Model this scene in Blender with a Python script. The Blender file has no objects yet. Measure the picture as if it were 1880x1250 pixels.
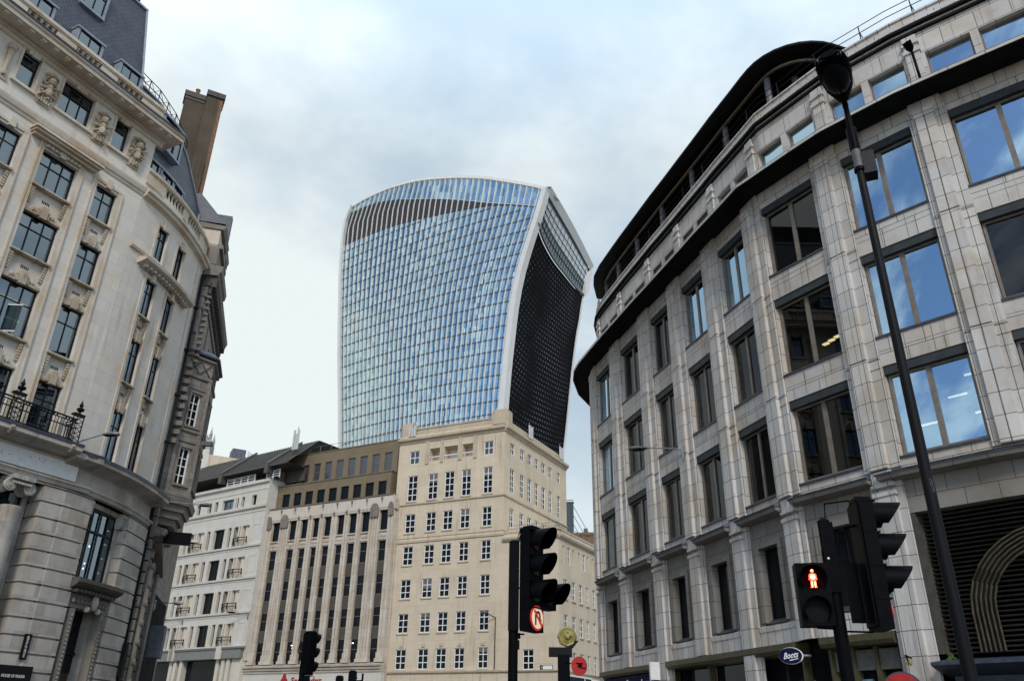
import bpy, math, random
from mathutils import Vector, Matrix
random.seed(7)
R=math.radians
CLOUD,CLOUDZ,CLOUDB,SUN,EXPO,SKYZ=.86,3.8,.6,1.5,.40,3.4
scene=bpy.context.scene; col=scene.collection
GZ=-1.65   # street level; the camera stands at the origin, 1.65 m above it
# ------------------------------------------------------------------ mesh building
class Path:
    """Plan polyline of a facade. pt(s,d,z): s along it, d outward, z up."""
    def __init__(self,pts,s0=0.0):
        self.P=[Vector(p[:2]) for p in pts]; self.S=[0.0]
        for a,b in zip(self.P,self.P[1:]): self.S.append(self.S[-1]+(b-a).length)
        o=self.S[s0] if isinstance(s0,int) else 0.0
        self.S=[s-o for s in self.S]
        D=[(b-a).normalized() for a,b in zip(self.P,self.P[1:])]
        self.D=D; self.N=[]
        for i in range(len(self.P)):
            if i==0: t=D[0]
            elif i==len(self.P)-1: t=D[-1]
            else:
                t=(D[i-1]+D[i]).normalized(); t=t/max(.5,t.dot(D[i]))
            self.N.append(Vector((t.y,-t.x)))
        self.brk=self.S[1:-1]
    def seg(self,s):
        i=0
        while i<len(self.D)-1 and s>self.S[i+1]: i+=1
        return i
    def pt(self,s,d,z):
        i=self.seg(s); L=self.S[i+1]-self.S[i]; u=(s-self.S[i])/L
        p=self.P[i]+self.D[i]*(s-self.S[i]); uc=min(max(u,0),1)
        n=self.N[i]*(1-uc)+self.N[i+1]*uc
        return (p.x+n.x*d,p.y+n.y*d,z)
    def dirn(self,s):
        i=self.seg(s); return self.D[i],Vector((self.D[i].y,-self.D[i].x))
    def cuts(self,s0,s1): return [s0]+[b for b in self.brk if s0+1e-4<b<s1-1e-4]+[s1]
def Frame(p,az,L=1.0):
    a=R(az); return Path([p,(p[0]+math.cos(a)*L,p[1]+math.sin(a)*L)])
class MB:
    def __init__(self): self.v=[];self.f=[];self.mi=[];self.uv=[];self.sm=[]
    def face(self,pts,uv=None,m=0,sm=False):
        b=len(self.v); self.v+= [tuple(p) for p in pts]; self.f.append(tuple(range(b,b+len(pts))))
        if uv is None:
            p=[Vector(q) for q in pts]; n=(p[1]-p[0]).cross(p[2]-p[0])
            ax=max(range(3),key=lambda i:abs(n[i]))
            if ax==2: uv=[(q.x,q.y) for q in p]
            elif ax==0: uv=[(q.y,q.z) for q in p]
            else: uv=[(q.x,q.z) for q in p]
        self.uv+=list(uv); self.mi.append(m); self.sm.append(sm)
    def box(self,P,s0,s1,d0,d1,z0,z1,m=0,skip=''):
        c=P.cuts(s0,s1); q=P.pt
        for a,b in zip(c,c[1:]):
            if 'f' not in skip: self.face([q(a,d1,z0),q(b,d1,z0),q(b,d1,z1),q(a,d1,z1)],[(a,z0),(b,z0),(b,z1),(a,z1)],m)
            if 'k' not in skip: self.face([q(b,d0,z0),q(a,d0,z0),q(a,d0,z1),q(b,d0,z1)],[(b,z0),(a,z0),(a,z1),(b,z1)],m)
            if 't' not in skip: self.face([q(a,d1,z1),q(b,d1,z1),q(b,d0,z1),q(a,d0,z1)],[(a,d1),(b,d1),(b,d0),(a,d0)],m)
            if 'b' not in skip: self.face([q(a,d0,z0),q(b,d0,z0),q(b,d1,z0),q(a,d1,z0)],[(a,d0),(b,d0),(b,d1),(a,d1)],m)
        if 'l' not in skip: self.face([q(s0,d0,z0),q(s0,d1,z0),q(s0,d1,z1),q(s0,d0,z1)],[(d0,z0),(d1,z0),(d1,z1),(d0,z1)],m)
        if 'r' not in skip: self.face([q(s1,d1,z0),q(s1,d0,z0),q(s1,d0,z1),q(s1,d1,z1)],[(d1,z0),(d0,z0),(d0,z1),(d1,z1)],m)
    def sweep(self,P,s0,s1,prof,m=0,caps=True,sm=False):
        """closed profile [(d,z)...] listed counter-clockwise seen looking along +s ... swept along the path"""
        c=P.cuts(s0,s1); n=len(prof)
        for a,b in zip(c,c[1:]):
            t=0
            for i in range(n):
                (d0,z0),(d1,z1)=prof[i],prof[(i+1)%n]; l=math.hypot(d1-d0,z1-z0)
                self.face([P.pt(a,d0,z0),P.pt(b,d0,z0),P.pt(b,d1,z1),P.pt(a,d1,z1)],[(a,t),(b,t),(b,t+l),(a,t+l)],m,sm); t+=l
        if caps:
            self.face([P.pt(s0,d,z) for d,z in prof][::-1],[(d,z) for d,z in prof][::-1],m)
            self.face([P.pt(s1,d,z) for d,z in prof],[(d,z) for d,z in prof],m)
    def wall(self,P,s0,s1,z0,z1,ops=(),d=0.0,depth=.3,m=0,rm=None):
        rm=m if rm is None else rm
        ss=sorted(set(round(x,4) for x in [s0,s1]+P.cuts(s0,s1)+[x for o in ops for x in o[:2]])); ss=[x for x in ss if s0-1e-4<=x<=s1+1e-4]
        zs=sorted(set(round(x,4) for x in [z0,z1]+[x for o in ops for x in o[2:4]])); zs=[x for x in zs if z0-1e-4<=x<=z1+1e-4]
        q=P.pt
        for a,b in zip(ss,ss[1:]):
            run=None
            for c,e in list(zip(zs,zs[1:]))+[(None,None)]:
                hole=c is None or any(o[0]-1e-4<=(a+b)/2<=o[1]+1e-4 and o[2]-1e-4<=(c+e)/2<=o[3]+1e-4 for o in ops)
                if hole:
                    if run: self.face([q(a,d,run[0]),q(b,d,run[0]),q(b,d,run[1]),q(a,d,run[1])],[(a,run[0]),(b,run[0]),(b,run[1]),(a,run[1])],m); run=None
                else: run=[c,e] if run is None else [run[0],e]
        for o in ops:
            a,b,c,e=o[:4]; k=d-(o[4] if len(o)>4 else depth)
            self.face([q(a,d,c),q(a,k,c),q(a,k,e),q(a,d,e)][::-1],[(d,c),(k,c),(k,e),(d,e)][::-1],rm)
            self.face([q(b,d,c),q(b,k,c),q(b,k,e),q(b,d,e)],[(d,c),(k,c),(k,e),(d,e)],rm)
            cc=P.cuts(a,b)
            for x,y in zip(cc,cc[1:]):
                self.face([q(x,d,e),q(y,d,e),q(y,k,e),q(x,k,e)],[(x,d),(y,d),(y,k),(x,k)],rm)
                self.face([q(x,k,c),q(y,k,c),q(y,d,c),q(x,d,c)],[(x,k),(y,k),(y,d),(x,d)],rm)
    def tube(self,pts,r,n=8,m=0,caps=True,r2=None):
        pts=[Vector(p) for p in pts]; rings=[]; N=len(pts)
        for i,p in enumerate(pts):
            t=(pts[min(i+1,N-1)]-pts[max(i-1,0)]).normalized()
            a=Vector((0,0,1)) if abs(t.z)<.9 else Vector((1,0,0))
            x=t.cross(a).normalized(); y=t.cross(x)
            rr=r if r2 is None else r+(r2-r)*i/(N-1)
            rings.append([p+x*(rr*math.cos(2*math.pi*k/n))+y*(rr*math.sin(2*math.pi*k/n)) for k in range(n)])
        for A,B in zip(rings,rings[1:]):
            for k in range(n): self.face([A[k],B[k],B[(k+1)%n],A[(k+1)%n]],None,m,True)
        if caps: self.face(rings[0],None,m); self.face(rings[-1][::-1],None,m)
    def lathe(self,c,prof,n=12,m=0,axis=None,sm=True):
        """prof [(r,h)] turned round a vertical axis (or the given axis vector) through c"""
        c=Vector(c); w=Vector(axis).normalized() if axis else Vector((0,0,1))
        a=Vector((0,0,1)) if abs(w.z)<.9 else Vector((1,0,0)); x=a.cross(w).normalized() if abs(w.z)<.9 else Vector((1,0,0)); y=w.cross(x)
        rg=[[c+w*h+x*(r*math.cos(2*math.pi*k/n))+y*(r*math.sin(2*math.pi*k/n)) for k in range(n)] for r,h in prof]
        for A,B in zip(rg,rg[1:]):
            for k in range(n): self.face([A[k],A[(k+1)%n],B[(k+1)%n],B[k]],None,m,sm)
        self.face(rg[0][::-1],None,m); self.face(rg[-1],None,m)
    def blob(self,c,rx,ry,rz,m=0,X=(1,0,0),Y=(0,1,0),Z=(0,0,1),n=8):
        c=Vector(c);X=Vector(X);Y=Vector(Y);Z=Vector(Z); h=n//2
        g=[[c+X*(rx*math.sin(math.pi*j/h)*math.cos(2*math.pi*i/n))+Y*(ry*math.sin(math.pi*j/h)*math.sin(2*math.pi*i/n))+Z*(rz*math.cos(math.pi*j/h)) for i in range(n)] for j in range(h+1)]
        for j in range(h):
            for i in range(n):
                k=(i+1)%n
                if j==0: self.face([g[0][0],g[1][i],g[1][k]],None,m,True)
                elif j==h-1: self.face([g[j][k],g[j][i],g[h][0]],None,m,True)
                else: self.face([g[j][i],g[j+1][i],g[j+1][k],g[j][k]],None,m,True)
    def obox(self,c,X,Y,Z,m=0):
        """box round centre c with half-extent vectors"""
        c=Vector(c);X=Vector(X);Y=Vector(Y);Z=Vector(Z)
        p=lambda i,j,k:c+X*i+Y*j+Z*k
        for q in (((-1,-1,-1),(1,-1,-1),(1,-1,1),(-1,-1,1)),((1,1,-1),(-1,1,-1),(-1,1,1),(1,1,1)),((-1,1,-1),(-1,-1,-1),(-1,-1,1),(-1,1,1)),
                  ((1,-1,-1),(1,1,-1),(1,1,1),(1,-1,1)),((-1,-1,1),(1,-1,1),(1,1,1),(-1,1,1)),((-1,1,-1),(1,1,-1),(1,-1,-1),(-1,-1,-1))):
            self.face([p(*t) for t in q],None,m)
    def prism(self,poly,off,m=0):
        """flat polygon (3-D points) given thickness along vector off"""
        a=[Vector(p) for p in poly]; o=Vector(off); b=[p+o for p in a]; n=len(a)
        self.face(b,None,m); self.face(a[::-1],None,m)
        for i in range(n): self.face([a[i],a[(i+1)%n],b[(i+1)%n],b[i]],None,m)
def obj(name,mb,mats,parent=None,bevel=0):
    me=bpy.data.meshes.new(name); me.from_pydata(mb.v,[],mb.f)
    u=me.uv_layers.new(name='UVMap'); u.data.foreach_set('uv',[c for p in mb.uv for c in p])
    if not isinstance(mats,(list,tuple)): mats=[mats]
    for m in mats: me.materials.append(m)
    me.polygons.foreach_set('material_index',[min(i,len(mats)-1) for i in mb.mi])
    me.polygons.foreach_set('use_smooth',mb.sm); me.update()
    o=bpy.data.objects.new(name,me); col.objects.link(o)
    if any(mb.sm):
        import bmesh
        bm=bmesh.new(); bm.from_mesh(me); bmesh.ops.remove_doubles(bm,verts=bm.verts,dist=1e-5)
        for e in bm.edges:
            if len(e.link_faces)==2 and e.calc_face_angle(0)>.7: e.smooth=False
        bm.to_mesh(me); bm.free()
    if bevel:
        b=o.modifiers.new('edge','BEVEL'); b.width=bevel; b.segments=2; b.limit_method='ANGLE'
    if parent is not None:
        o.parent=parent; o.matrix_parent_inverse=Matrix.Translation(parent.location).inverted()
        if parent.parent is not None: o.matrix_parent_inverse=Matrix()
    return o
def tag(o,label,cat,group=None):
    o['label']=label; o['category']=cat
    if group: o['group']=group
    return o
def thing(name,loc,label,cat,group=None):
    o=bpy.data.objects.new(name,None); col.objects.link(o); o.location=loc; o.empty_display_size=.3
    return tag(o,label,cat,group)
def struct(name,mb,m):
    o=obj(name,mb,m); o['kind']='structure'; return o
def text(name,body,size,o,X,Y,mat,parent,ext=.01,shear=0,align='CENTER',bold=0,width=None):
    """lettering as a mesh: o origin, X along the line, Y up"""
    cu=bpy.data.curves.new(name,'FONT'); cu.body=body; cu.size=size; cu.extrude=ext; cu.shear=shear; cu.align_x=align; cu.align_y='CENTER'; cu.offset=bold; cu.resolution_u=3
    t=bpy.data.objects.new(name,cu); col.objects.link(t)
    me=bpy.data.meshes.new_from_object(t.evaluated_get(bpy.context.evaluated_depsgraph_get()))
    bpy.data.objects.remove(t); bpy.data.curves.remove(cu)
    X=Vector(X).normalized();Y=Vector(Y).normalized();Z=X.cross(Y)
    k=1.0
    if width:
        xs=[v.co.x for v in me.vertices]; k=width/(max(xs)-min(xs))
    for v in me.vertices: v.co=Vector(o)+X*(v.co.x*k)+Y*v.co.y+Z*v.co.z
    me.materials.clear(); me.materials.append(mat); me.name=name
    ob=bpy.data.objects.new(name,me); col.objects.link(ob)
    ob.parent=parent; ob.matrix_parent_inverse=Matrix.Translation(parent.location).inverted() if parent.parent is None else Matrix()
    return ob
# ------------------------------------------------------------------ materials
def mat(name):
    m=bpy.data.materials.new(name); m.use_nodes=True; nt=m.node_tree
    return m,nt,nt.nodes['Principled BSDF'],nt.nodes.new,nt.links.new
def mixc(nt,fac,a,b,mode='MIX'):
    n=nt.nodes.new('ShaderNodeMix'); n.data_type='RGBA'; n.blend_type=mode
    for k,v in ((0,fac),(6,a),(7,b)):
        if hasattr(v,'is_linked') or hasattr(v,'links'): nt.links.new(v,n.inputs[k])
        else: n.inputs[k].default_value=v if k==0 else (*v,1)
    return n.outputs[2]
def ramp(nt,val,lo,hi):
    n=nt.nodes.new('ShaderNodeMapRange'); nt.links.new(val,n.inputs[0]); n.inputs[1].default_value=lo; n.inputs[2].default_value=hi; n.interpolation_type='SMOOTHSTEP'
    return n.outputs[0]
def noise(nt,vec,scale,detail=4,rough=.6):
    n=nt.nodes.new('ShaderNodeTexNoise'); n.inputs['Scale'].default_value=scale; n.inputs['Detail'].default_value=detail; n.inputs['Roughness'].default_value=rough
    if vec is not None: nt.links.new(vec,n.inputs['Vector'])
    return n.outputs['Fac']
def mapping(nt,vec,sc):
    n=nt.nodes.new('ShaderNodeMapping'); n.inputs['Scale'].default_value=sc; nt.links.new(vec,n.inputs['Vector']); return n.outputs[0]
def stone(name,base,warm,dark,brick=None,streak=.5,blotch=.5,mortar=(.05,.045,.04),mw=.012,var=.12,rough=.85,bump=.25):
    m,nt,P,N,L=mat(name)
    tc=N('ShaderNodeTexCoord').outputs['UV']; pos=N('ShaderNodeNewGeometry').outputs['Position']
    c=mixc(nt,ramp(nt,noise(nt,pos,.55,5,.65),.38,.68),base,warm)
    h=None
    if brick:
        b=N('ShaderNodeTexBrick'); L(tc,b.inputs['Vector']); b.inputs['Scale'].default_value=1
        b.inputs['Brick Width'].default_value=brick[0]; b.inputs['Row Height'].default_value=brick[1]; b.inputs['Mortar Size'].default_value=mw; b.inputs['Mortar Smooth'].default_value=.1
        b.offset=brick[2] if len(brick)>2 else .5
        b.inputs['Color1'].default_value=(1+var,1+var,1+var,1); b.inputs['Color2'].default_value=(1-var,1-var,1-var*.9,1); b.inputs['Mortar'].default_value=(1,1,1,1)
        c=mixc(nt,1.0,c,b.outputs['Color'],'MULTIPLY'); h=b.outputs['Fac']
    # soot streaks that run down, stains in patches
    st=ramp(nt,noise(nt,mapping(nt,tc,(2.6,.16,1)),1.0,6,.65),.5,.74)
    pa=ramp(nt,noise(nt,pos,.23,3,.5),.35,.65)
    f=N('ShaderNodeMath'); f.operation='MULTIPLY'; L(st,f.inputs[0]); L(pa,f.inputs[1])
    g=N('ShaderNodeMath'); g.operation='MULTIPLY'; L(f.outputs[0],g.inputs[0]); g.inputs[1].default_value=streak
    c=mixc(nt,g.outputs[0],c,dark)
    bl=ramp(nt,noise(nt,pos,1.9,6,.7),.55,.8)
    g2=N('ShaderNodeMath'); g2.operation='MULTIPLY'; L(bl,g2.inputs[0]); g2.inputs[1].default_value=blotch
    c=mixc(nt,g2.outputs[0],c,dark)
    if h is not None: c=mixc(nt,h,c,mortar)
    L(c,P.inputs['Base Color']); P.inputs['Roughness'].default_value=rough
    bp=N('ShaderNodeBump'); bp.inputs['Strength'].default_value=bump; bp.inputs['Distance'].default_value=.02
    fine=noise(nt,pos,14,4,.6)
    if h is not None:
        k=N('ShaderNodeMath'); k.operation='MULTIPLY_ADD'; L(h,k.inputs[0]); k.inputs[1].default_value=-1.2; L(fine,k.inputs[2]); fine=k.outputs[0]
    L(fine,bp.inputs['Height']); L(bp.outputs[0],P.inputs['Normal'])
    return m
def plain(name,c,rough=.5,metal=0,var=.25,scale=6,spec=.5,bump=0):
    m,nt,P,N,L=mat(name); pos=N('ShaderNodeNewGeometry').outputs['Position']
    n=noise(nt,pos,scale,5,.65)
    L(mixc(nt,ramp(nt,n,.3,.7),tuple(x*(1-var) for x in c),tuple(min(1,x*(1+var)) for x in c)),P.inputs['Base Color'])
    P.inputs['Roughness'].default_value=rough; P.inputs['Metallic'].default_value=metal; P.inputs['Specular IOR Level'].default_value=spec
    if bump:
        b=N('ShaderNodeBump'); b.inputs['Strength'].default_value=bump; b.inputs['Distance'].default_value=.02; L(n,b.inputs['Height']); L(b.outputs[0],P.inputs['Normal'])
    return m
def emit(name,c,s):
    m,nt,P,N,L=mat(name); P.inputs['Base Color'].default_value=(*c,1); P.inputs['Emission Color'].default_value=(*c,1); P.inputs['Emission Strength'].default_value=s; return m
def glass_dark(name,tint=(.008,.01,.012),ior=1.5,wob=.05,rough=.02):
    m,nt,P,N,L=mat(name); P.inputs['Base Color'].default_value=(*tint,1); P.inputs['Roughness'].default_value=rough; P.inputs['IOR'].default_value=ior; P.inputs['Specular IOR Level'].default_value=.12 if ior<1.55 else .5
    pos=N('ShaderNodeNewGeometry').outputs['Position']
    b=N('ShaderNodeBump'); b.inputs['Strength'].default_value=wob; b.inputs['Distance'].default_value=.03; L(noise(nt,pos,.6,2,.4),b.inputs['Height']); L(b.outputs[0],P.inputs['Normal'])
    return m
def glass_clear(name,refl,tint=(.55,.6,.62),gcol=(.95,.98,1),wob=.03,fk=1.0):
    """thin pane: mirrors part of what is outside, the rest shows the room behind"""
    m,nt,P,N,L=mat(name); nt.nodes.remove(P); out=nt.nodes['Material Output']
    t=N('ShaderNodeBsdfTransparent'); t.inputs[0].default_value=(*tint,1)
    g=N('ShaderNodeBsdfGlossy'); g.inputs['Roughness'].default_value=.015; g.inputs[0].default_value=(*gcol,1)
    fr=N('ShaderNodeFresnel'); fr.inputs[0].default_value=1.5
    k=N('ShaderNodeMath'); k.operation='MULTIPLY_ADD'; L(fr.outputs[0],k.inputs[0]); k.inputs[1].default_value=(1-refl)*fk; k.inputs[2].default_value=refl; k.use_clamp=True
    pos=N('ShaderNodeNewGeometry').outputs['Position']
    b=N('ShaderNodeBump'); b.inputs['Strength'].default_value=wob; b.inputs['Distance'].default_value=.03; L(noise(nt,pos,.5,2,.4),b.inputs['Height']); L(b.outputs[0],g.inputs['Normal'])
    x=N('ShaderNodeMixShader'); L(k.outputs[0],x.inputs[0]); L(t.outputs[0],x.inputs[1]); L(g.outputs[0],x.inputs[2]); L(x.outputs[0],out.inputs[0])
    return m
M={}
M['portland']=stone('portland_stone',(.60,.565,.51),(.58,.51,.42),(.24,.18,.13),(2.2,.74),.55,.22,mortar=(.36,.32,.27),mw=.006,var=.05)
M['portland_trim']=stone('portland_trim',(.57,.51,.43),(.47,.365,.25),(.15,.11,.07),None,.6,.4)
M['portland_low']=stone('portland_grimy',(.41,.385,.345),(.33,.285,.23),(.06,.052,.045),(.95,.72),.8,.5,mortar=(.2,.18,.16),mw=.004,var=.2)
M['carved']=stone('carved_stone',(.46,.40,.31),(.33,.255,.17),(.05,.04,.028),None,.8,.85,bump=1.0)
M['panel_stone']=stone('panel_stone',(.56,.52,.46),(.50,.42,.33),(.14,.105,.08),None,.5,.3)
M['tile']=stone('faience_tile',(.53,.505,.475),(.46,.40,.33),(.11,.085,.065),(1.15,.78),.7,.3,mortar=(.075,.06,.05),mw=.012,var=.10)
M['tile_pier']=stone('faience_pier',(.56,.535,.505),(.49,.43,.355),(.10,.08,.06),(.47,.72,0.0),.75,.32,mortar=(.07,.055,.045),mw=.011,var=.11)
M['tile_painted_shade']=stone('faience_painted_shade',(.23,.215,.19),(.20,.175,.14),(.08,.065,.05),(.95,.62),.55,.3,mortar=(.07,.055,.045),mw=.012,var=.06)  # darker faience copy: shade of the storey below the hoods put into its colour
M['cream']=stone('cream_render',(.60,.505,.38),(.56,.46,.33),(.22,.16,.10),(2.4,1.22),.8,.26,mortar=(.40,.32,.23),mw=.008,var=.045,bump=.1)
M['cream_trim']=stone('cream_trim',(.50,.42,.31),(.44,.35,.25),(.17,.13,.09),None,.55,.3)
M['white']=stone('white_cladding',(.60,.575,.52),(.57,.52,.44),(.25,.20,.15),(3.0,1.32),.35,.12,mortar=(.4,.37,.33),mw=.008,var=.03)
M['white_col']=stone('pale_column',(.62,.57,.48),(.58,.5,.4),(.3,.24,.18),None,.35,.12)
M['bankstone']=stone('bank_stone',(.54,.48,.40),(.48,.395,.30),(.12,.09,.07),(1.1,1.0),.75,.35,mortar=(.28,.23,.18),mw=.01,var=.08)
M['bankpale']=stone('bank_pale',(.58,.52,.44),(.55,.47,.38),(.14,.11,.08),None,.45,.1)
M['bankgrime']=stone('bank_grime',(.17,.145,.12),(.22,.19,.15),(.06,.05,.04),None,.7,.7)
M['khaki']=stone('khaki_panel',(.185,.145,.09),(.165,.125,.075),(.09,.068,.042),(6,40),.4,.15,mortar=(.1,.08,.05),var=.03)
M['spandrel']=plain('taupe_spandrel',(.085,.075,.06),.7,0,.25,6,.2)
M['oldstone']=stone('weathered_stone',(.25,.225,.19),(.19,.165,.135),(.045,.038,.032),(.9,.42),.75,.55,mortar=(.1,.085,.07),mw=.012,var=.14)
M['oldtrim']=stone('weathered_trim',(.22,.20,.17),(.16,.14,.115),(.04,.034,.03),None,.8,.7)
M['sootstone']=stone('sooty_stone',(.075,.065,.055),(.10,.085,.07),(.025,.022,.02),None,.7,.7)
M['chimney']=stone('rendered_chimney',(.085,.064,.038),(.06,.044,.026),(.028,.022,.016),None,.7,.55)
M['brick']=stone('chimney_brick',(.24,.12,.055),(.16,.085,.045),(.05,.035,.025),(.225,.075),.5,.5,mortar=(.1,.08,.06),mw=.012,var=.3)
M['slate']=stone('roof_slate',(.070,.080,.102),(.055,.063,.083),(.032,.038,.05),(.32,.2),.4,.3,mortar=(.013,.015,.02),mw=.014,var=.16,rough=.5,bump=.5)
M['lead']=plain('sheet_lead',(.075,.085,.11),.6,0,.3,3)
M['lead_pale']=plain('pale_lead',(.24,.27,.32),.5,0,.2,3)
M['leadblue']=plain('dark_flashing',(.035,.042,.065),.5,0,.4,4)
M['steel']=plain('dark_window_steel',(.008,.009,.012),.5,0,.3,8,.2)
M['iron']=plain('black_iron',(.007,.0075,.009),.6,0,.3,9,.15)
M['bronze']=plain('bronze_frame',(.185,.155,.125),.45,.1,.18,3)
M['lintel']=plain('grey_lintel',(.040,.046,.049),.6,0,.15,3,.2)
M['sillm']=plain('dark_sill',(.040,.042,.052),.5,0,.3,3)
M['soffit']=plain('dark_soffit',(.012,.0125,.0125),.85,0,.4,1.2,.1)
M['canopy']=plain('dark_roof_sheet',(.007,.007,.0075),.6,0,.3,1.5,.15)
M['lip']=plain('brown_lip',(.16,.12,.075),.5,0,.3,2)
M['mauve']=plain('grey_mauve_column',(.13,.12,.135),.5,0,.15,3)
M['black']=plain('signal_black',(.0022,.0026,.0036),.5,0,.3,9,.05)
M['pole']=plain('pole_black',(.0022,.0026,.0036),.5,0,.35,7,.05)
M['galv']=plain('galvanised_steel',(.20,.21,.215),.5,.4,.25,9)
M['paintgrey']=plain('grey_lamp_paint',(.09,.093,.097),.6,0,.25,6)
M['whitep']=plain('white_paint',(.74,.74,.72),.5,0,.06,5)
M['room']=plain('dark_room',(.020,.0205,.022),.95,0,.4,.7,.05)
M['ceiling']=plain('room_ceiling',(.10,.10,.10),.9,0,.2,.8)
M['curtain']=plain('pale_blind',(.42,.46,.47),.9,0,.1,3)
M['g_dark']=glass_dark('dark_window_glass')
M['g_left']=glass_clear('grey_blue_glass',.20,(.36,.42,.46),(.70,.86,1),wob=.10)
M['g_right']=glass_clear('clear_glass',.035,(.45,.5,.52),fk=.3)
M['g_coat']=glass_clear('sky_mirror_glass',.58,(.3,.34,.36),(.62,.84,1),wob=.10)
M['g_grey']=glass_dark('grey_mansard_glass',(.06,.062,.075),1.6)
M['roofmetal']=plain('dark_seamed_roof',(.075,.068,.058),.5,.1,.2,2)
M['antenna']=plain('antenna_white',(.52,.52,.5),.5,0,.15,4)
M['light']=emit('ceiling_lamp',(1,.93,.75),2.6)
M['light_y']=emit('yellow_lamp',(1,.80,.36),1.2)
M['red']=plain('bus_red',(.55,.025,.045),.3,0,.08,2)
M['signred']=plain('sign_red',(.36,.012,.010),.6,0,.2,3)
M['navy']=plain('sign_navy',(.004,.006,.035),.6,0,.2,4,.08)
M['green']=plain('sign_green',(.02,.32,.17),.5)
M['yellow']=plain('dull_gold',(.27,.23,.07),.45,0,.35,5)
M['asphalt']=plain('asphalt',(.05,.05,.052),.9,0,.3,9,.3,.3)
M['paving']=stone('paving_slabs',(.10,.097,.092),(.085,.08,.075),(.1,.09,.08),(.75,.6),.2,.4,mortar=(.09,.085,.08),var=.1)
M['roadpaint']=plain('road_paint',(.7,.7,.68),.7,0,.15,8)
BR_=random.Random(11)
M['blind']=plain('grey_blind',(.13,.13,.125),.9,0,.15,2)
def window(parent,P,s0,s1,z0,z1,d,cols,rows,bar,fm,gm,name='window',edge=None,thick=.07):
    """bars as one mesh, the panes as its child. cols/rows: fractions where bars stand"""
    e=bar if edge is None else edge; b=MB()
    b.box(P,s0,s0+e,d,d+thick,z0,z1); b.box(P,s1-e,s1,d,d+thick,z0,z1)
    b.box(P,s0+e,s1-e,d,d+thick,z0,z0+e); b.box(P,s0+e,s1-e,d,d+thick,z1-e,z1)
    for c in cols:
        x=s0+(s1-s0)*c; b.box(P,x-bar/2,x+bar/2,d,d+thick*.9,z0+e,z1-e)
    for r in rows:
        y=z0+(z1-z0)*r; b.box(P,s0+e,s1-e,d,d+thick*.8,y-bar/2,y+bar/2)
    o=obj(name,b,fm,parent); g=MB(); q=P.pt; k=d+thick*.35
    w=random.uniform(-.012,.012); w2=random.uniform(-.008,.008)
    g.face([q(s0+.01,k-w,z0+.01),q(s1-.01,k+w,z0+.01),q(s1-.01,k+w+w2,z1-.01),q(s0+.01,k-w+w2,z1-.01)],[(s0,z0),(s1,z0),(s1,z1),(s0,z1)])
    obj('pane',g,gm,o)
    if gm is M['g_dark'] and fm is M['whitep'] and s1-s0>.8 and BR_.random()<.3:
        b=MB(); h=(z1-z0)*BR_.choice((.2,.33,.5,.33)); kk=d+thick*.5; b.face([q(s0+.04,kk,z1-.04-h),q(s1-.04,kk,z1-.04-h),q(s1-.04,kk,z1-.04),q(s0+.04,kk,z1-.04)]); obj('blind',b,M['blind'],o)
    return o
def surround(b,P,s0,s1,z0,z1,w,d0,d1,m=0,sill=True):
    b.box(P,s0-w,s0,d0,d1,z0,z1+w,m); b.box(P,s1,s1+w,d0,d1,z0,z1+w,m); b.box(P,s0,s1,d0,d1,z1,z1+w,m)
    if sill: b.box(P,s0-w*.9,s1+w*.9,d0,d1+.07,z0-.14,z0-.003,m)
# ================================================================== DEPARTMENT STORE (left)
LF=Frame((-23.8,32.08),62.91)                       # flat front, s grows towards the corner
LC=Path([(-21.11,37.33),(-20.83,38.15),(-20.60,39.0),(-20.42,39.9),(-20.30,40.9),(-20.24,41.9),(-20.23,42.9),(-20.27,43.9),(-20.34,44.7),(-20.42,45.35)])  # the curved corner
LE=LC.S[-1]; BR=5.9
ST=thing('department_store',(-21.5,37,GZ),'pale stone department store with a curved corner, slate mansard roof and iron balcony','store')
store=ST
# --- openings: (s0,s1,z0,z1)
wide=(.075,2.04); nar=(3.19,4.50); narb=(-2.37,-1.06)
ROW=[(23.97,26.05),(20.25,22.44),(16.12,18.77),(12.15,14.67)]
bays=[wide,nar,narb]+[(a-9.2,b-9.2) for a,b in (wide,nar,narb)]+[(a-18.4,b-18.4) for a,b in (wide,nar)]
att=[(0,1.84),(3.25,4.19),(-2.3,-1.36)]; att+=[(a-9.2,b-9.2) for a,b in att]+[(a-18.4,b-18.4) for a,b in att[:2]]
ops=[(a,b,12.0,ROW[0][1],.42) for a,b in bays]+[(a,b,28.6,30.6,.42) for a,b in att]
b=MB()
b.wall(LF,-23,BR,11.5,31.2,ops)
b.wall(LF,-23,BR,9.95,11.5)
b.box(LF,BR-.4,BR,-3.5,-.002,28.2,31.2,skip='fkl')   # return of the taller block above the corner
K=[(1.72,2.65),(3.85,4.80)]
KR=[(24.05,26.1),(20.35,22.6),(16.35,18.85),(12.1,14.75)]
kops=[(a,c,z0,z1,.2) for a,c in K for z0,z1 in KR[:1]]+[(a,c,12.0,KR[1][1],.2) for a,c in K]
b.wall(LC,0,LE,11.5,28.0,kops)
b.box(LC,LE-.06,LE,-8,0,GZ,28.0,skip='fkbl')
b.box(LF,-23,-22.9,-14,0,GZ,31.2,skip='fkr')
obj('wall',b,M['portland'],ST)
# roof-top slab behind the parapets and inner body so no light leaks through
b=MB(); b.box(LF,-22.8,5.8,-14,-.9,9.9,31.0,skip='b'); b.box(LC,2.,LE-.1,-7,-.9,9.9,27.5,skip='b'); obj('inner_core',b,M['room'],ST)
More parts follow.
